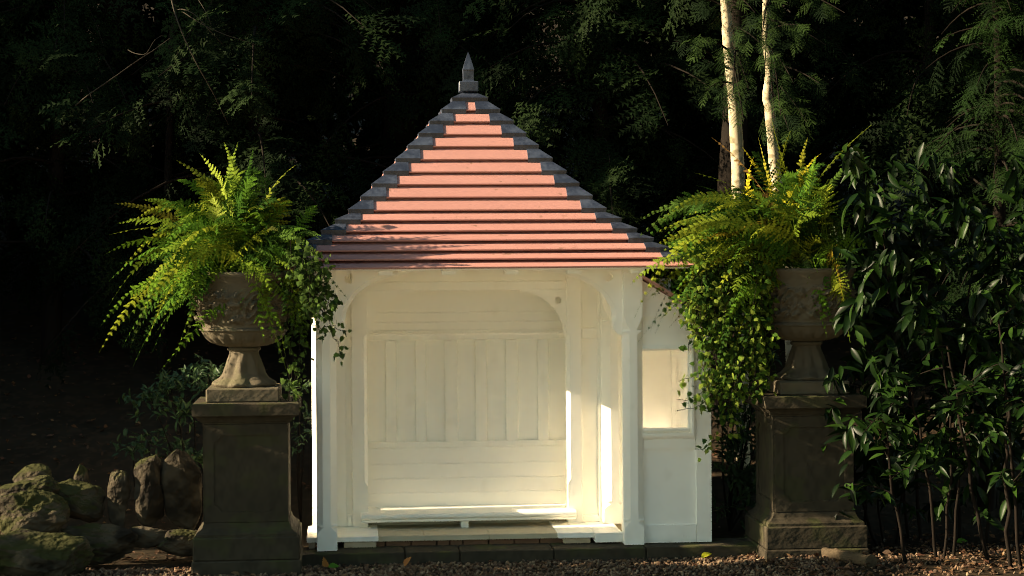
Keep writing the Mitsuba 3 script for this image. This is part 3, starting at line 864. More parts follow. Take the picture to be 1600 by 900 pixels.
def ivy(label, strands, seed, leaf_scale, density, tint):
    """strands: lists of points; leaves in pairs along each."""
    rng = np.random.default_rng(seed)
    p = thing('ivy', label, 'ivy')
    stems, P_, D_, U_, S_ = [], [], [], [], []
    for st in strands:
        st = np.asarray(st, float)
        L = np.linalg.norm(np.diff(st, axis=0), axis=1).sum()
        m = max(int(L * density), 3)
        s = np.r_[0, np.cumsum(np.linalg.norm(np.diff(st, axis=0), axis=1))]
        qv = rng.uniform(0.03, 1.0, m) * s[-1]
        c = np.stack([np.interp(qv, s, st[:, k]) for k in range(3)], -1)
        off = rng.normal(size=(m, 3)) * V(0.045, 0.045, 0.03)
        P_.append(c + off)
        D_.append(unit(off * 6 + rng.normal(size=(m, 3)) * 0.5 + V(0, 0, -0.7)))
        U_.append(V(-0.5, -0.8, 0.55) + 0.55 * rng.normal(size=(m, 3)))
        S_.append(rng.uniform(0.6, 1.15, m) * leaf_scale)
        stems.append(tube(st, 0.0028, 4))
    add(p, 'stem', trimesh.util.concatenate(stems), 'bark_dark')
    P_, D_, U_, S_ = np.vstack(P_), np.vstack(D_), np.vstack(U_), np.concatenate(S_)
    base = np.array(tint)[rng.integers(0, len(tint), len(P_))] * rng.uniform(0.6, 1.25, (len(P_), 1))
    order = np.argsort(-S_)
    for k in order[:120]:
        v, f = scatter(ITV, ITF, P_[k:k + 1], D_[k:k + 1], U_[k:k + 1], S_[k:k + 1])
        add(p, 'leaf', (v, f), 'soft_leaf', color=np.tile(base[k], (len(v), 1)))
    r = order[120:]
    if len(r):
        v, f = scatter(ITV, ITF, P_[r], D_[r], U_[r], S_[r])
        add(p, 'small_leaves', (v, f), 'soft_leaf', color=np.repeat(base[r], len(ITV), 0), kind='stuff')


ig = np.random.default_rng(4)


def hang(p0, p1, sag=0.1, n=9, jit=0.02):
    c = bezier(np.asarray(p0, float), (np.asarray(p0, float) + p1) / 2 + V(ig.normal() * 0.05, ig.normal() * 0.04 - 0.05, -sag), np.asarray(p1, float), n)
    c[1:] += ig.normal(size=(n - 1, 3)) * jit
    return c


st = []
for k in range(15):
    x = ig.uniform(470, 520)
    st.append(hang(at(ig.uniform(440, 492), ig.uniform(372, 412), LCY - 0.55 + ig.uniform(-.1, .1)), at(x, ig.uniform(430, 500), LCY - 0.45 + ig.uniform(-.1, .15))))
st.append(hang(at(490, 470, LCY - 0.3), at(535, 560, LCY - 0.33), 0.0))
st.append(hang(at(485, 505, LCY - 0.3), at(545, 515, LCY - 0.33), 0.03))
for k in range(4):
    st.append(hang(at(ig.uniform(450, 475), 420, LCY - 0.2), at(ig.uniform(448, 472), ig.uniform(600, 665), LCY - 0.30), 0.0))
ivy('ivy trailing from the right side of the left urn', st, 5, 0.060, 42, [(0.05, 0.085, 0.02), (0.07, 0.12, 0.025), (0.035, 0.06, 0.018)])
st = []
for k in range(64):
    x0 = ig.uniform(1085, 1195)
    x1 = x0 + ig.uniform(-35, 15)
    y1 = ig.uniform(500, 640) if x1 > 1100 else ig.uniform(440, 560)
    st.append(hang(at(x0, ig.uniform(380, 450), RCY - 0.25 + ig.uniform(-.2, .2)), at(max(x1, 1072), y1, RCY - 0.28 + ig.uniform(-.2, .2)), 0.05, jit=0.03))
for k in range(9):
    st.append(hang(at(ig.uniform(1125, 1165), ig.uniform(500, 560), RCY - 0.25), at(ig.uniform(1115, 1165), ig.uniform(620, 690), RCY - 0.25), 0.0, jit=0.02))
for a, b in (((1110, 560), (1060, 595)), ((1115, 600), (1058, 625)), ((1112, 610), (1058, 640)), ((1118, 675), (1085, 702))):
    st.append(hang(at(*a, RCY - 0.3), at(*b, RCY - 0.42), 0.09, jit=0.006))
ivy('thick ivy hanging down beside the lean-to from the right urn', st, 6, 0.058, 46, [(0.045, 0.090, 0.014), (0.075, 0.130, 0.016), (0.024, 0.052, 0.011), (0.14, 0.19, 0.03)])

# ---------------------------------------------------------------- shrubs
LTV, LTF = leaf_template(1, 0.30, 7, 0.22, droop=0.22)


def shrub(name, label, cat, stems, leaves, seed, parts_n, tint, leafmat='leaf_gloss', stem_mat='bark_dark', tmpl=None):
    """stems: list of (points, radii); leaves: (pos, dir, up, scale)."""
    tv_, tf_ = LTV, LTF
    alt = [leaf_template(1, w_, 7, f_, droop=d_)[0] for w_, f_, d_ in ((0.34, 0.10, 0.05), (0.27, 0.30, 0.40), (0.31, 0.18, 0.15))]
    rng = np.random.default_rng(seed)
    p = thing(name, label, cat)
    for pts, rad in stems:
        add(p, 'stem', tube(pts, rad, 6), stem_mat, smooth=True)
    P_, D_, U_, S_ = leaves
    base = np.array(tint)[rng.integers(0, len(tint), len(P_))] * rng.uniform(0.65, 1.25, (len(P_), 1))
    near = np.argsort(P_ @ FWD - 1.5 * S_)
    for k in near[:parts_n]:
        v, f = scatter(alt[k % 3], tf_, P_[k:k + 1], D_[k:k + 1], U_[k:k + 1], S_[k:k + 1])
        add(p, 'leaf', (v, f), leafmat, smooth=True, color=np.tile(base[k], (len(v), 1)))
    r = near[parts_n:]
    if len(r):
        v, f = scatter(tv_, tf_, P_[r], D_[r], U_[r], S_[r])
        add(p, 'leaves', (v, f), leafmat, smooth=True, color=np.repeat(base[r], len(tv_), 0), kind='stuff')
    return p


# cherry laurel on the right: stems from the ground, leaves in drooping whorls
sr = np.random.default_rng(77)
stems, LP, LD, LU, LS = [], [], [], [], []
roots = [(1373, 853, 0.0, 1330, 690), (1382, 850, 0.25, 1378, 700), (1415, 880, -0.9, 1375, 640), (1400, 850, 0.1, 1445, 650), (1465, 890, -1.0, 1425, 610), (1475, 870, -0.7, 1470, 520), (1490, 860, -0.6, 1510, 560),
         (1545, 880, -1.0, 1480, 540), (1580, 900, -1.35, 1575, 620), (1595, 890, -1.2, 1560, 500), (1500, 840, 0.2, 1520, 420), (1440, 850, 0.2, 1400, 450), (1540, 850, 0.0, 1570, 380), (1350, 840, 0.5, 1340, 420), (1420, 845, 0.45, 1380, 330),
         (1640, 890, -1.0, 1640, 450), (1600, 850, 0.3, 1620, 330)]
for x, y, yy, tx, ty in roots:
    b = at(x, y, yy)
    b[2] = ground_z(b[0], b[1]) - 0.02
    t = at(tx, ty, yy - 0.1 + sr.uniform(-0.2, 0.1))
    c = bezier(b, (b + t) / 2 + V(sr.normal() * 0.07, sr.normal() * 0.06, 0.05), t, 10)
    c[1:-1] += sr.normal(size=(8, 3)) * 0.010
    stems.append((c, np.linspace(0.016, 0.008, 10) * sr.uniform(0.7, 1.2)))
    for k in range(6):   # side shoots
        s = c[sr.integers(4, 10)]
        d = unit(V(sr.normal() * 0.8 - 0.25, -0.5 + sr.normal() * 0.6, 0.6 + sr.normal() * 0.4))
        L = sr.uniform(0.25, 0.6)
        c2 = bezier(s, s + d * L * 0.6, s + d * L + V(-0.05, -0.05, -0.12), 6)
        stems.append((c2, np.linspace(0.007, 0.003, 6)))
        m = sr.integers(9, 15)
        for g in range(m):
            q = c2[min(5, 1 + int(5 * (g + 0.5) / m))]
            dd = unit(V(sr.normal(), sr.normal() - 0.3, sr.normal() * 0.5 - 0.35))
            LP.append(q + sr.normal(size=3) * 0.015); LD.append(dd); LU.append(V(-0.25, -0.45, 0.9) + 0.45 * sr.normal(size=3)); LS.append(sr.uniform(0.11, 0.20))
# filling whorls through the mass of the shrub, thinning at its outline
N = 270
k = 0
while k < N:
    px, py = sr.uniform(1290, 1640), sr.uniform(235, 800)
    lim = 1300 + 90 * max(0, (py - 640) / 160) + 40 * math.sin(py / 37.0)
    if px < lim or (py > 700 and sr.random() < 0.75) or (py < 330 and px > 1400 and sr.random() < 0.6):
        continue
    c = at(px, py, sr.uniform(-1.1, 0.7))
    k += 1
    m = sr.integers(6, 11)
    ax = unit(V(sr.normal() * 0.5 - 0.2, -0.6 + 0.4 * sr.normal(), -0.3 + 0.5 * sr.normal()))
    for g in range(m):
        LP.append(c + sr.normal(size=3) * 0.035); LD.append(unit(ax * 0.8 + sr.normal(size=3) * 0.6 + V(0, 0, -0.35))); LU.append(V(-0.3, -0.4, 0.9) + 0.4 * sr.normal(size=3)); LS.append(sr.uniform(0.14, 0.25))
# the single bright leaves at the left edge
for px, py, yy, dx, dz, s in [(1335, 702, -0.9, -1, -0.55, 0.19), (1325, 724, -0.9, -0.7, -0.6, 0.14), (1340, 650, -0.8, -0.8, -0.7, 0.15), (1575, 778, -1.2, -0.7, -1.2, 0.2), (1600, 560, -1.1, -0.5, -0.7, 0.22), (1570, 480, -1.0, -0.5, -0.9, 0.2),
                              (1595, 470, -1.0, -0.6, -0.6, 0.2), (1590, 660, -1.2, -0.5, -0.9, 0.22), (1375, 450, -0.9, -0.6, -0.8, 0.18), (1350, 440, -0.9, -0.5, -0.9, 0.16)]:
    LP.append(at(px, py, yy)); LD.append(V(dx, -0.35, dz)); LU.append(V(-0.6, -0.6, 0.6)); LS.append(s)
shrub('laurel_shrub', 'tall laurel shrub with long glossy dark leaves at the right edge', 'shrub', stems,
      (np.array(LP), np.array(LD), np.array(LU), np.array(LS)), 9, 290, [(0.004, 0.012, 0.002), (0.007, 0.019, 0.003), (0.003, 0.008, 0.002), (0.014, 0.034, 0.004)])


def small_shrub(root, crowns, seed, label, leaf_s, n, name='sapling', cat='shrub'):
    sr = np.random.default_rng(seed)
    stems, LP, LD, LU, LS = [], [], [], [], []
    for c in crowns:
        bnd = bezier(root, (root + c) / 2 + V(sr.normal() * 0.06, 0, 0.05), c, 8)
        stems.append((bnd, np.linspace(0.012, 0.004, 8)))
        for k in range(n):
            q = c + sr.normal(size=3) * V(0.10, 0.10, 0.06)
            ax = unit(q - bnd[4] + V(0, 0, 0.03))
            for g in range(6):
                LP.append(q + sr.normal(size=3) * 0.02); LD.append(unit(ax * 0.4 + sr.normal(size=3) * 0.7 + V(0, -0.1, -0.1))); LU.append(V(-0.2, -0.3, 1) + 0.4 * sr.normal(size=3)); LS.append(sr.uniform(0.7, 1.2) * leaf_s)
    return shrub(name, label, cat, stems, (np.array(LP), np.array(LD), np.array(LU), np.array(LS)), seed, 60, [(0.035, 0.065, 0.028), (0.05, 0.085, 0.03), (0.03, 0.055, 0.026)], stem_mat='bark_dark')


root = at(305, 780, 1.75)
root[2] = ground_z(root[0], root[1])
small_shrub(root, [at(235, 620, 1.65), at(265, 600, 1.8), at(300, 590, 1.9), at(325, 585, 1.7), at(280, 640, 1.6), at(345, 620, 1.8), at(310, 720, 1.6)], 14, 'young evergreen shrub with branching stems behind the left pedestal', 0.095, 17)
root = at(225, 750, 1.9)
root[2] = ground_z(root[0], root[1])
small_shrub(root, [at(210, 700, 1.9), at(232, 690, 1.8), at(260, 705, 1.9), at(275, 690, 1.9)], 15, 'low dark evergreen shrub behind the upright stones', 0.085, 8)
root = at(470, 760, 1.9)
root[2] = ground_z(root[0], root[1])
small_shrub(root, [at(470, 610, 1.9), at(465, 690, 1.8), at(480, 650, 2.0)], 16, 'dark leafy shrub between the left pedestal and the pavilion', 0.085, 7)
root = at(1140, 790, 1.2)
root[2] = ground_z(root[0], root[1])
small_shrub(root, [at(1135, 700, 1.2), at(1150, 740, 1.1), at(1130, 650, 1.2), at(1160, 690, 1.3), at(1165, 620, 1.3), at(1185, 560, 1.4), at(1160, 560, 1.3), at(1200, 640, 1.4), at(1185, 700, 1.2), at(1175, 760, 1.1), at(1160, 740, 1.3), at(1150, 790, 1.2), at(1170, 650, 1.35)], 17, 'dark shrub filling the gap between the lean-to and the right pedestal', 0.095, 17)

# ---------------------------------------------------------------- stones


def rock(name, label, c, size, seed, tilt=0.0, squash=None, rough=0.16, pw=2.8, cat='rock', group=None):
    m = trimesh.creation.icosphere(subdivisions=5 if max(size) > 0.2 else 4)
    v = np.array(m.vertices)
    # superellipsoid body, then broken faces and pits
    p = pw
    v = v / (np.abs(v) ** p).sum(1, keepdims=True) ** (1 / p)
    rg = np.random.default_rng(seed)
    for k in range(13):
        nrm = unit(rg.normal(size=3)); dmax = rg.uniform(0.66, 0.95) * (1 if pw < 4 else 1.2)
        dd = v @ nrm
        v = v - np.outer(np.clip(dd - dmax, 0, None) * 0.85, nrm)
    o = rg.uniform(0, 50, 3)
    v = v * (1 + rough * 2 * (meshkit.fbm(v * 1.5 + o, 3, seed)[:, None] - 0.5) + (0.04 + rough * 0.8) * (meshkit.fbm(v * 5 + o, 4, seed + 5)[:, None] - 0.5) - 0.04 * np.clip(meshkit.noise(v * 3.3 + o, seed)[:, None] - 0.62, 0, 1) * 4)
    v = v * np.array(size)
    if squash is not None:
        z = (v[:, 2] / size[2] + 1) / 2
        v[:, 0] *= np.interp(z, *squash)
        v[:, 1] *= np.interp(z, *squash)
    v = v @ trimesh.transformations.rotation_matrix(tilt, [0, 1, 0])[:3, :3].T + np.asarray(c)
    return add(None, name, trimesh.Trimesh(v, m.faces, process=False), 'rock', smooth=True, label=label, cat=cat, group=group)


def rock_px(name, label, px, py, y, w, h, seed, **k):
    """centre pixel, depth and the outline's width and height in pixels."""
    s = (y - CAM[1]) / F_PX
    return rock(name, label, at(px, py, y), (w * s / 2, k.pop('deep', 0.8) * min(w, h) * s / 2, h * s / 2), seed, **k)


rock_px('standing_stone', 'broad upright stone leaning next to the left pedestal', 285, 768, 0.35, 62, 128, 3, tilt=-0.06, deep=0.5, squash=([0, .25, .7, .9, 1], [.55, .92, 1.0, .82, .45]), rough=0.05, pw=4.5, cat='stone')
rock_px('standing_stone', 'slim upright stone with a notched left side, second from the left pedestal', 231, 765, 0.30, 47, 112, 4, tilt=-0.02, deep=0.8, squash=([0, .12, .38, .58, .85, 1], [.72, .98, 1.02, .80, 1.0, .92]), rough=0.07, pw=4.5, cat='stone')
rock_px('standing_stone', 'short mossy upright stone, third from the left pedestal', 184, 785, 0.30, 38, 98, 5, tilt=0.05, deep=0.9, squash=([0, .4, .7, 1], [1, .8, .95, .8]), rough=0.10, pw=4.0, cat='stone')
rock_px('mossy_rock', 'small pointed moss covered stone standing behind the rocks', 126, 752, 0.45, 34, 60, 6, squash=([0, .5, 1], [1.1, .8, .5]), cat='rock')
rock_px('mossy_rock', 'rounded dark stone topmost of the rock pile at the left', 48, 752, 0.45, 62, 54, 7, cat='rock')
rock_px('mossy_rock', 'sloping rock below the topmost stone of the left rock pile', 38, 778, 0.25, 110, 66, 8, tilt=-0.25, cat='rock')
rock_px('mossy_rock', 'flat mossy rock between the rock pile and the upright stones', 118, 785, 0.30, 85, 62, 9, tilt=0.1, cat='rock')
rock_px('mossy_rock', 'big moss topped boulder at the left edge with a brown pebble on it', 42, 815, -0.05, 130, 90, 10, tilt=0.05, rough=0.2, cat='rock')
rock_px('mossy_rock', 'dark boulder lowest of the rock pile at the left edge', 48, 868, -0.35, 190, 90, 11, rough=0.2, cat='rock')
rock_px('mossy_rock', 'dark rock in the shade below the short mossy upright stone', 150, 850, 0.0, 120, 60, 12, rough=0.2, cat='rock')
rock_px('mossy_rock', 'flat stone lying under the slim upright stone', 232, 838, 0.15, 90, 34, 13, rough=0.1, cat='rock')
rock_px('mossy_rock', 'low stone at the foot of the left pedestal under the broad upright stone', 282, 848, 0.1, 80, 40, 19, rough=0.1, cat='rock')
rock_px('pebble', 'small reddish brown pebble lying on the big mossy boulder', 66, 776, -0.12, 11, 8, 14, rough=0.05, cat='pebble')

# ---------------------------------------------------------------- fallen wood on the right
lg = np.random.default_rng(3)
p0, p1 = at(1282, 858, -0.45), at(1362, 908, -1.15)
p0[2], p1[2] = ground_z(p0[0], p0[1]) + 0.035, ground_z(p1[0], p1[1]) + 0.05
c = bezier(p0, (p0 + p1) / 2 + V(0.02, 0, 0.0), p1, 22)
add(None, 'fallen_log', tube(c, 0.042 + 0.005 * np.sin(np.arange(22) * 1.3) + np.linspace(0, 0.012, 22), 12, 0.05, lg), 'log_bark', smooth=40, label='fallen greyish brown log lying on the ground in front of the right pedestal', cat='log')


def twig(label, pts, r, mname='bark_pale', name='fallen_twig'):
    a = np.array(pts)
    add(None, name, tube(smooth3(a, 14), np.linspace(r, r * 0.5, 14), 5), mname, smooth=True, label=label, cat='twig')


def smooth3(p, n):
    s = np.linspace(0, 1, len(p))
    q = np.linspace(0, 1, n)
    from scipy.interpolate import PchipInterpolator
    return np.stack([PchipInterpolator(s, p[:, k])(q) for k in range(3)], -1)


twig('bent pale twig sticking up in front of the right pedestal', [at(1297, 838, -0.4), at(1296, 822, -0.42), at(1294, 795, -0.4)], 0.006)
twig('crooked pale twig rising to the laurel in front of the right pedestal', [at(1297, 808, -0.4), at(1310, 803, -0.42), at(1322, 793, -0.42), at(1328, 780, -0.4), at(1334, 768, -0.35)], 0.007)
for pts, lb in (([(1138, 885), (1137, 878), (1142, 892), (1165, 890)], 'thin pale twig lying on the gravel below the step'), ([(1180, 893), (1205, 897), (1235, 899)], 'long brown twig at the bottom edge of the gravel')):
    q = [at(x, y, -0.25 - (y - 884) * 0.02) for x, y in pts]
    for v_ in q:
        v_[2] = max(v_[2], ground_z(v_[0], v_[1]) + 0.006)
    twig(lb, q, 0.005)
tv, tf = leaf_template(1, 0.55, 4, 0.3, droop=0.25)
for px, py, y, col, lb, d in [(1103, 871, -0.2, (0.42, 0.42, 0.03), 'yellow green leaf lying on the gravel right of the posts', (1, -.1, .5)), (520, 886, -0.3, (0.10, 0.22, 0.03), 'green leaf lying on the gravel by the left pedestal', (1, -.2, .2)),
                              (585, 893, -0.35, (0.09, 0.18, 0.03), 'dull green leaf lying on the gravel below the left sill', (-1, -.2, .2)), (640, 885, -0.28, (0.40, 0.17, 0.06), 'orange brown curled leaf lying against the step', (.4, -.2, .8)),
                              (503, 888, -0.3, (0.38, 0.17, 0.05), 'orange brown leaf by the foot of the left pedestal', (-.3, -.2, .9)), (1502, 847, 0.1, (0.10, 0.22, 0.03), 'green leaf lying among the brown litter under the laurel', (1, -.3, .25))]:
    v, f = scatter(tv, tf, at(px - 8 * np.sign(d[0]), py, y)[None], V(*d)[None], V(-0.3, -0.7, 0.7)[None], np.array([0.10]))
    add(None, 'fallen_leaf', (v, f), 'soft_leaf', smooth=True, color=np.tile(col, (len(v), 1)), label=lb, cat='leaf')

# ---------------------------------------------------------------- trees


def spray_template(rng, nt=5, needles=9, nl=0.055, nw=0.011):
    """Flat spray of needles along +x, one long: a stem, side twigs and needles as slim triangles."""
    v, f = [], []

    def tri(a, b, c):
        k = len(v)
        v.extend([a, b, c]); f.append([k, k + 1, k + 2])

    def twig_(o, d, L, n):
        d = unit(d)
        s = unit(np.cross([0, 0, 1], d))
        tri(o - s * 0.004, o + s * 0.004, o + d * L)
        for k in range(n):
            q = o + d * L * (k + 0.6) / n
            for sg_ in (-1, 1):
                e = unit(d * 0.75 + s * sg_ + V(0, 0, rng.normal() * 0.25))
                l = nl * rng.uniform(0.8, 1.2) * (1 - 0.3 * k / n)
                tri(q - d * nw, q + d * nw, q + e * l)

    twig_(V(0, 0, 0), V(1, 0, 0), 1.0, needles * 2)
    for k in range(nt):
        x = 0.12 + 0.72 * k / nt
        for sg_ in (-1, 1):
            twig_(V(x, 0, 0), V(0.8, sg_ * rng.uniform(0.6, 1.0), rng.uniform(-0.4, 0.05)), (0.5 - 0.34 * k / nt) * rng.uniform(0.8, 1.15), needles)
    v = np.array(v)
    v[:, 2] -= 0.22 * v[:, 0] ** 2
    return v, np.array(f)


tr = np.random.default_rng(101)
SPRAYS = [spray_template(tr) for _ in range(3)]
FAR_SPRAYS = [spray_template(tr, 4, 5, 0.085, 0.024) for _ in range(3)]


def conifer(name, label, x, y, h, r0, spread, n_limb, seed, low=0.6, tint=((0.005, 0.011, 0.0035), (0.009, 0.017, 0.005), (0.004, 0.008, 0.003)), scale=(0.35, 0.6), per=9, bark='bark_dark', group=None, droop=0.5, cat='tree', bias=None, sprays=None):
    """A dark evergreen: tapered trunk, drooping limbs, hanging sprays."""
    rng = np.random.default_rng(seed)
    p = thing(name, label, cat, group)
    z0 = float(ground_z(x, y))
    tp = np.stack([x + 0.15 * np.sin(np.linspace(0, 3, 12) + seed), y + 0 * np.linspace(0, 1, 12), np.linspace(z0 - 0.1, z0 + h, 12)], -1)
    add(p, 'trunk', tube(tp, np.linspace(r0, r0 * 0.2, 12), 9, 0.05, rng), bark, smooth=True)
    limbs, P_, D_, U_, S_ = [], [], [], [], []
    for k in range(n_limb):
        fr_ = rng.random() ** 0.9
        z = z0 + low + (h - low - 0.3) * fr_
        a = rng.uniform(0, 2 * np.pi)
        if bias is not None and rng.random() < 0.6:
            a = bias + rng.normal() * 0.7
        L = spread * (1 - 0.75 * fr_) * rng.uniform(0.6, 1.1)
        d = V(math.cos(a), math.sin(a), 0)
        s = V(np.interp(z, tp[:, 2], tp[:, 0]), y, z)
        e = s + d * L + V(0, 0, -droop * L * rng.uniform(0.3, 1.0))
        c = bezier(s, s + d * L * 0.5 + V(0, 0, 0.12 * L), e, 7)
        limbs.append(tube(c, np.linspace(0.020, 0.004, 7) * (0.4 + L / spread), 5))
        m = max(3, int(per * L))
        q = rng.uniform(0.02, 1.0, m) ** 0.9
        ix = np.clip((q * 6).astype(int), 0, 5)
        w_ = (q * 6 - ix)[:, None]
        P_.append(c[ix] * (1 - w_) + c[ix + 1] * w_ + rng.normal(size=(m, 3)) * 0.06)
        out = np.tile(d * 0.5, (m, 1)) + rng.normal(size=(m, 3)) * 0.55 + V(0, 0, -0.75)
        D_.append(out); U_.append(V(0, 0, 1) + d * 0.9 + 0.5 * rng.normal(size=(m, 3))); S_.append(rng.uniform(*scale, m))
    add(p, 'limbs', trimesh.util.concatenate(limbs), bark, smooth=True)
    P_, D_, U_, S_ = np.vstack(P_), np.vstack(D_), np.vstack(U_), np.concatenate(S_)
    parts, cols = [], []
    for k, (tv_, tf_) in enumerate(sprays or FAR_SPRAYS):
        s = slice(k, None, 3)
        parts.append(scatter(tv_, tf_, P_[s], D_[s], U_[s], S_[s]))
        cols.append(np.repeat(np.array(tint)[rng.integers(0, len(tint), len(P_[s]))] * rng.uniform(0.7, 1.3, (len(P_[s]), 1)), len(tv_), 0))
    v, f = join(parts)
    add(p, 'crown', (v, f), 'needle', color=np.vstack(cols), kind='stuff')
    return p


BG = 'dark evergreens crowding the wood behind the pavilion'
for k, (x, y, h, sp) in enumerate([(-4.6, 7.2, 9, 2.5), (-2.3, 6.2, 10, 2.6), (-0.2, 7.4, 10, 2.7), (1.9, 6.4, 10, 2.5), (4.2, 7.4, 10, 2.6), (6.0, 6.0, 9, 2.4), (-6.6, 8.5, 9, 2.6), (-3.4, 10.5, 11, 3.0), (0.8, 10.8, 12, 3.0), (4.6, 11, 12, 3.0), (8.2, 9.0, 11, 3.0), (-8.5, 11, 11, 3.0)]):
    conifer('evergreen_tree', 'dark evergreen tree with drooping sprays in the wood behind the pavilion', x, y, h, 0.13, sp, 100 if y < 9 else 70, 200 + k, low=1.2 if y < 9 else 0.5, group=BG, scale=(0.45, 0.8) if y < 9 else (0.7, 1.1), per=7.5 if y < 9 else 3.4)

# the two pale trunks lit behind the right urn, with their yew foliage
YT = 3.3


def pale_tree(label, pts, radii, seed, boughs):
    rng = np.random.default_rng(seed)
    p = thing('yew_tree', label, 'tree')
    c = smooth3(np.array(pts), 24)
    c[:, :2] += 0.003 * rng.normal(size=(24, 2))
    add(p, 'trunk', tube(c, np.interp(np.linspace(0, 1, 24), np.linspace(0, 1, len(radii)), radii), 12, 0.02, rng), 'bark_pale', smooth=True)
    P_, D_, U_, S_, limbs = [], [], [], [], []
    for a, b, m in boughs:
        c2 = bezier(a, (a + b) / 2 + V(0, 0, 0.08), b, 7)
        limbs.append(tube(c2, np.linspace(0.014, 0.004, 7), 5))
        q = rng.uniform(0.1, 1, m)
        pos = np.stack([np.interp(q, np.linspace(0, 1, 7), c2[:, k]) for k in range(3)], -1)
        P_.append(pos + rng.normal(size=(m, 3)) * 0.04)
        D_.append(unit(b - a) * 0.6 + rng.normal(size=(m, 3)) * 0.5 + V(0, -0.15, -0.45)); U_.append(V(-0.3, -0.5, 0.9) + 0.4 * rng.normal(size=(m, 3))); S_.append(rng.uniform(0.18, 0.34, m))
    add(p, 'limbs', trimesh.util.concatenate(limbs), 'bark_dark', smooth=True)
    P_, D_, U_, S_ = np.vstack(P_), np.vstack(D_), np.vstack(U_), np.concatenate(S_)
    parts, cols = [], []
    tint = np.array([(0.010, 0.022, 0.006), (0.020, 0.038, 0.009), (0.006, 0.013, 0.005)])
    for k, (tv_, tf_) in enumerate(SPRAYS):
        s = slice(k, None, 3)
        parts.append(scatter(tv_, tf_, P_[s], D_[s], U_[s], S_[s]))
        cols.append(np.repeat(tint[rng.integers(0, 3, len(P_[s]))] * rng.uniform(0.7, 1.3, (len(P_[s]), 1)), len(tv_), 0))
    v, f = join(parts)
    add(p, 'crown', (v, f), 'needle', color=np.vstack(cols), kind='stuff')


def g0(px, py, y):
    a = at(px, py, y)
    a[2] = ground_z(a[0], a[1]) - 0.05
    return a


pale_tree('tall yew with a bare pale sunlit trunk, left of the two behind the right fern', [g0(1160, 500, YT), at(1153, 270, YT), at(1146, 150, YT), at(1138, 60, YT), at(1133, 0, YT), at(1126, -120, YT), at(1120, -400, YT)], [0.075, 0.07, 0.068, 0.06, 0.05, 0.04, 0.01], 51,
          [(at(1140, 80, YT), at(1080, 55, YT - .5), 10), (at(1140, 110, YT), at(1072, 65, YT - .7), 10), (at(1143, 130, YT), at(1105, 140, YT - .7), 9), (at(1140, 40, YT), at(1190, 70, YT - .4), 14), (at(1142, 60, YT), at(1170, 140, YT - .5), 9), (at(1140, 20, YT), at(1100, 0, YT), 8),
           (at(1143, 120, YT), at(1150, 160, YT - .5), 7), (at(1130, -20, YT), at(1180, 20, YT - .6), 10), (at(1130, -60, YT), at(1080, -30, YT - .6), 10), (at(1142, 90, YT), at(1130, 75, YT - .8), 6), (at(1150, 60, YT), at(1145, 150, YT - .9), 8), (at(1146, 100, YT), at(1162, 190, YT - .9), 7)])
pale_tree('yew with a crooked pale sunlit trunk, right of the two behind the right fern', [g0(1243, 500, YT + .3), at(1225, 370, YT + .3), at(1207, 230, YT + .3), at(1204, 180, YT + .3), at(1199, 150, YT + .3), at(1203, 110, YT + .3), at(1198, 60, YT + .3), at(1197, 0, YT + .3), at(1190, -300, YT + .3)], [0.065, 0.06, 0.058, 0.06, 0.05, 0.05, 0.045, 0.012], 52,
          [(at(1200, 50, YT), at(1250, 40, YT - .6), 14), (at(1200, 70, YT), at(1240, 130, YT - .7), 14), (at(1203, 120, YT), at(1260, 190, YT - .8), 16), (at(1200, 30, YT), at(1290, 70, YT - .5), 14), (at(1200, 10, YT), at(1230, -10, YT), 12), (at(1205, 60, YT), at(1220, 180, YT - 1.0), 12),
           (at(1205, 100, YT), at(1280, 130, YT - .7), 12), (at(1200, 0, YT), at(1190, 60, YT - .9), 12), (at(1205, 140, YT), at(1235, 210, YT - 1.0), 10), (at(1200, -30, YT), at(1320, 20, YT - .5), 14), (at(1200, 20, YT), at(1195, 110, YT - .9), 10), (at(1204, 110, YT), at(1212, 215, YT - 1.0), 9)])
conifer('evergreen_tree', 'evergreen tree with a thick dim trunk behind the pale trunks', float(at(1138, 300, 5.0)[0]), 5.0, 9, 0.22, 2.0, 40, 301, low=4.6)

# feathery cypress at the upper right
conifer('cypress_tree', 'feathery green cypress rising over the laurel at the right edge', float(at(1540, 300, 1.9)[0]), 1.9, 6.5, 0.10, 1.35, 90, 402, low=1.4, tint=((0.007, 0.017, 0.004), (0.012, 0.026, 0.006), (0.005, 0.011, 0.004)), scale=(0.28, 0.5), per=8, bias=-2.2, sprays=SPRAYS)

# bare hanging branches at the upper left
bt = thing('bare_tree', 'leafless tree with a thin stem and bare branches hanging at the upper left', 'tree')
yy = 6.5
stm = smooth3(np.array([g0(250, 600, yy), at(262, 300, yy), at(268, 60, yy), at(275, 25, yy), at(268, -40, yy), at(262, -300, yy)]), 20)
add(bt, 'trunk', tube(stm, np.linspace(0.05, 0.03, 20), 8, 0.04, np.random.default_rng(1)), 'bark_dark', smooth=True)
for pts, r in (([(268, 0), (282, 45), (305, 95), (330, 140), (357, 195)], 0.009), ([(278, 15), (300, 20), (325, 45), (350, 72)], 0.006), ([(285, 18), (330, 45), (370, 60), (400, 70)], 0.006), ([(200, 78), (225, 85), (240, 65), (255, 55)], 0.005),
               ([(118, 165), (150, 140), (200, 105), (245, 75), (265, 60)], 0.008), ([(310, 0), (322, 20), (330, 40)], 0.004)):
    c = smooth3(np.array([at(x, y, yy - 1.9 - 0.3 * np.sin(i_)) for i_, (x, y) in enumerate(pts)]), 16)
    add(bt, 'branch', tube(c, np.linspace(r, r * 0.4, 16), 5), 'dry_twig', smooth=True)

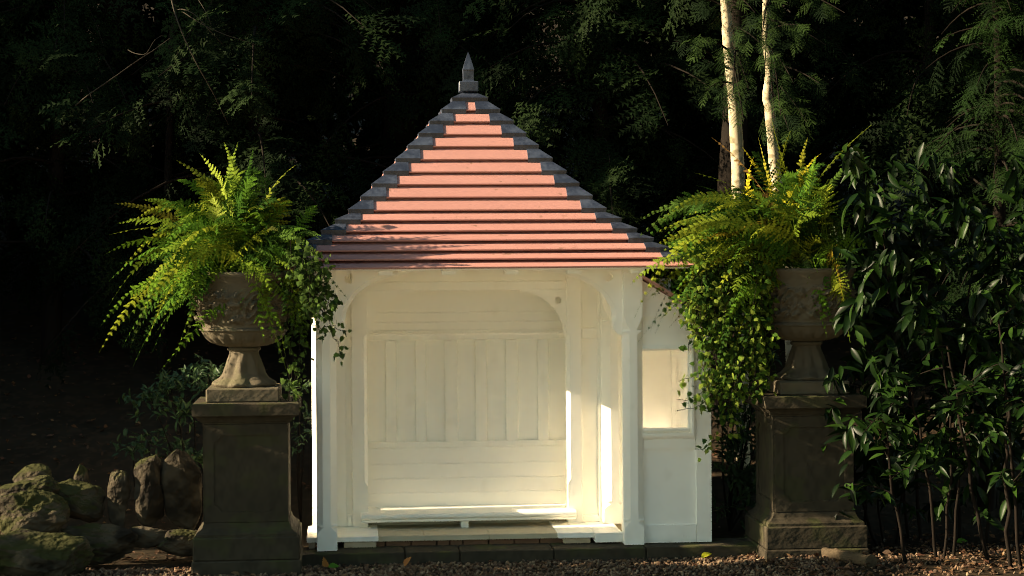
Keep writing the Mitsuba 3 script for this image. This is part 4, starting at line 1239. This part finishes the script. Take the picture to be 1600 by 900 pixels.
# tall trees outside the frame: they shade the wood, and leave the gap through which the sun reaches the pavilion
ctv, ctf = leaf_template(1, 0.8, 2, 0.2, droop=0.2)


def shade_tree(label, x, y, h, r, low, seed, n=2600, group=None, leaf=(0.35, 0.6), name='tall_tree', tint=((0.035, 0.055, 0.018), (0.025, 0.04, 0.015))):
    rng = np.random.default_rng(seed)
    p = thing(name, label, 'tree', group)
    z0 = float(ground_z(x, y))
    tp = np.stack([x + 0.2 * np.sin(np.linspace(0, 2, 10) + seed), y + 0 * np.linspace(0, 1, 10), np.linspace(z0 - 0.1, z0 + h * 0.95, 10)], -1)
    add(p, 'trunk', tube(tp, np.linspace(0.035 * h * 0.6, 0.03, 10), 9, 0.05, rng), 'bark_dark', smooth=True)
    cl = 40
    cc = rng.normal(size=(cl, 3))
    cc = unit(cc) * rng.random((cl, 1)) ** 0.45 * V(r, r, (h - low) / 2) * 0.86 + V(x, y, z0 + (h + low) / 2)
    q = cc[rng.integers(0, cl, n)] + rng.normal(size=(n, 3)) * r * 0.22
    v, f = scatter(ctv, ctf, q, rng.normal(size=(n, 3)), rng.normal(size=(n, 3)) + V(0, 0, 1), rng.uniform(*leaf, n))
    base = np.array(tint)[rng.integers(0, 2, n)]
    add(p, 'crown', (v, f), 'needle', color=np.repeat(base, len(ctv), 0), kind='stuff')


SH = 'tall trees around the garden'
LBL = 'tall broadleaf tree around the garden, outside the frame, shading the wood'
spots = []
for x in (-9, -14, -20):       # left of the garden, behind the sunbeam
    for y in (6.2, 11, 16, 22):
        spots.append((x, y + 0.07 * (-x) + 0.6 + (0 if x > -12 else 0.8), 13 + 0.35 * (-x), 3.3, 0.6))
for x, y in ((-7.0, -1.75), (-9.5, -1.95), (-12.5, -1.8)):      # left, in front of the sunbeam: keep the gravel dappled
    spots.append((x, y, 2.0 + 0.36 * (-x), 0.85, 0.4))
for x in (-9, -4.5, 0, 4.5, 9):       # high canopy over the wood
    for y, low in ((8.2, 7.0), (13, 6.5), (19, 5)):
        spots.append((x + 0.5 * math.sin(y * 3 + x), y, 16.5, 4.0, low))
for y in (1.5, 7, 13):
    spots.append((10.5, y, 14, 3.5, 0.5))
for y in (2.3, 3.6, 4.9, 6.4, 8.0, 9.8):      # low growth left of the bank
    spots.append((-8.6, y, 4.6, 1.2, 0.0))
for x, y, r in ((4.5, -3.2, 2.5), (4.9, -1.2, 2.0), (7.2, -1.5, 1.9), (6.4, -4.6, 1.9), (3.6, -5.0, 1.7), (5.2, -1.6, 1.4), (-5.6, -3.6, 1.7)):   # boughs over the front corners
    spots.append((x, y, 10.0, r, 5.7))
for x in (-21, -14, -7, 0, 7, 14, 21):   # far side, behind the camera
    spots.append((x, -26, 21, 5.0, 1))
for y in (-5, -11, -17):      # right side
    spots.append((12, y, 15, 3.2, 1))
for k, (x, y, h, r, low) in enumerate(spots):
    shade_tree(LBL, x, y, h, r, low, 600 + k, group=SH, n=600 if r < 1 else 3000 if low == 5.7 else 1800, leaf=(0.35, 0.6) if r < 1 else (0.42, 0.72))

for k, (x, y) in enumerate([(-9, 12.5), (-6, 13.2), (-3, 12.6), (0, 13.4), (3, 12.8), (6, 13.2), (9, 12.4), (-7.5, 15.5), (-1.5, 16), (4.5, 15.6), (10.5, 15), (-11.5, 13.5), (-12.5, 17.5), (12.5, 13)]):
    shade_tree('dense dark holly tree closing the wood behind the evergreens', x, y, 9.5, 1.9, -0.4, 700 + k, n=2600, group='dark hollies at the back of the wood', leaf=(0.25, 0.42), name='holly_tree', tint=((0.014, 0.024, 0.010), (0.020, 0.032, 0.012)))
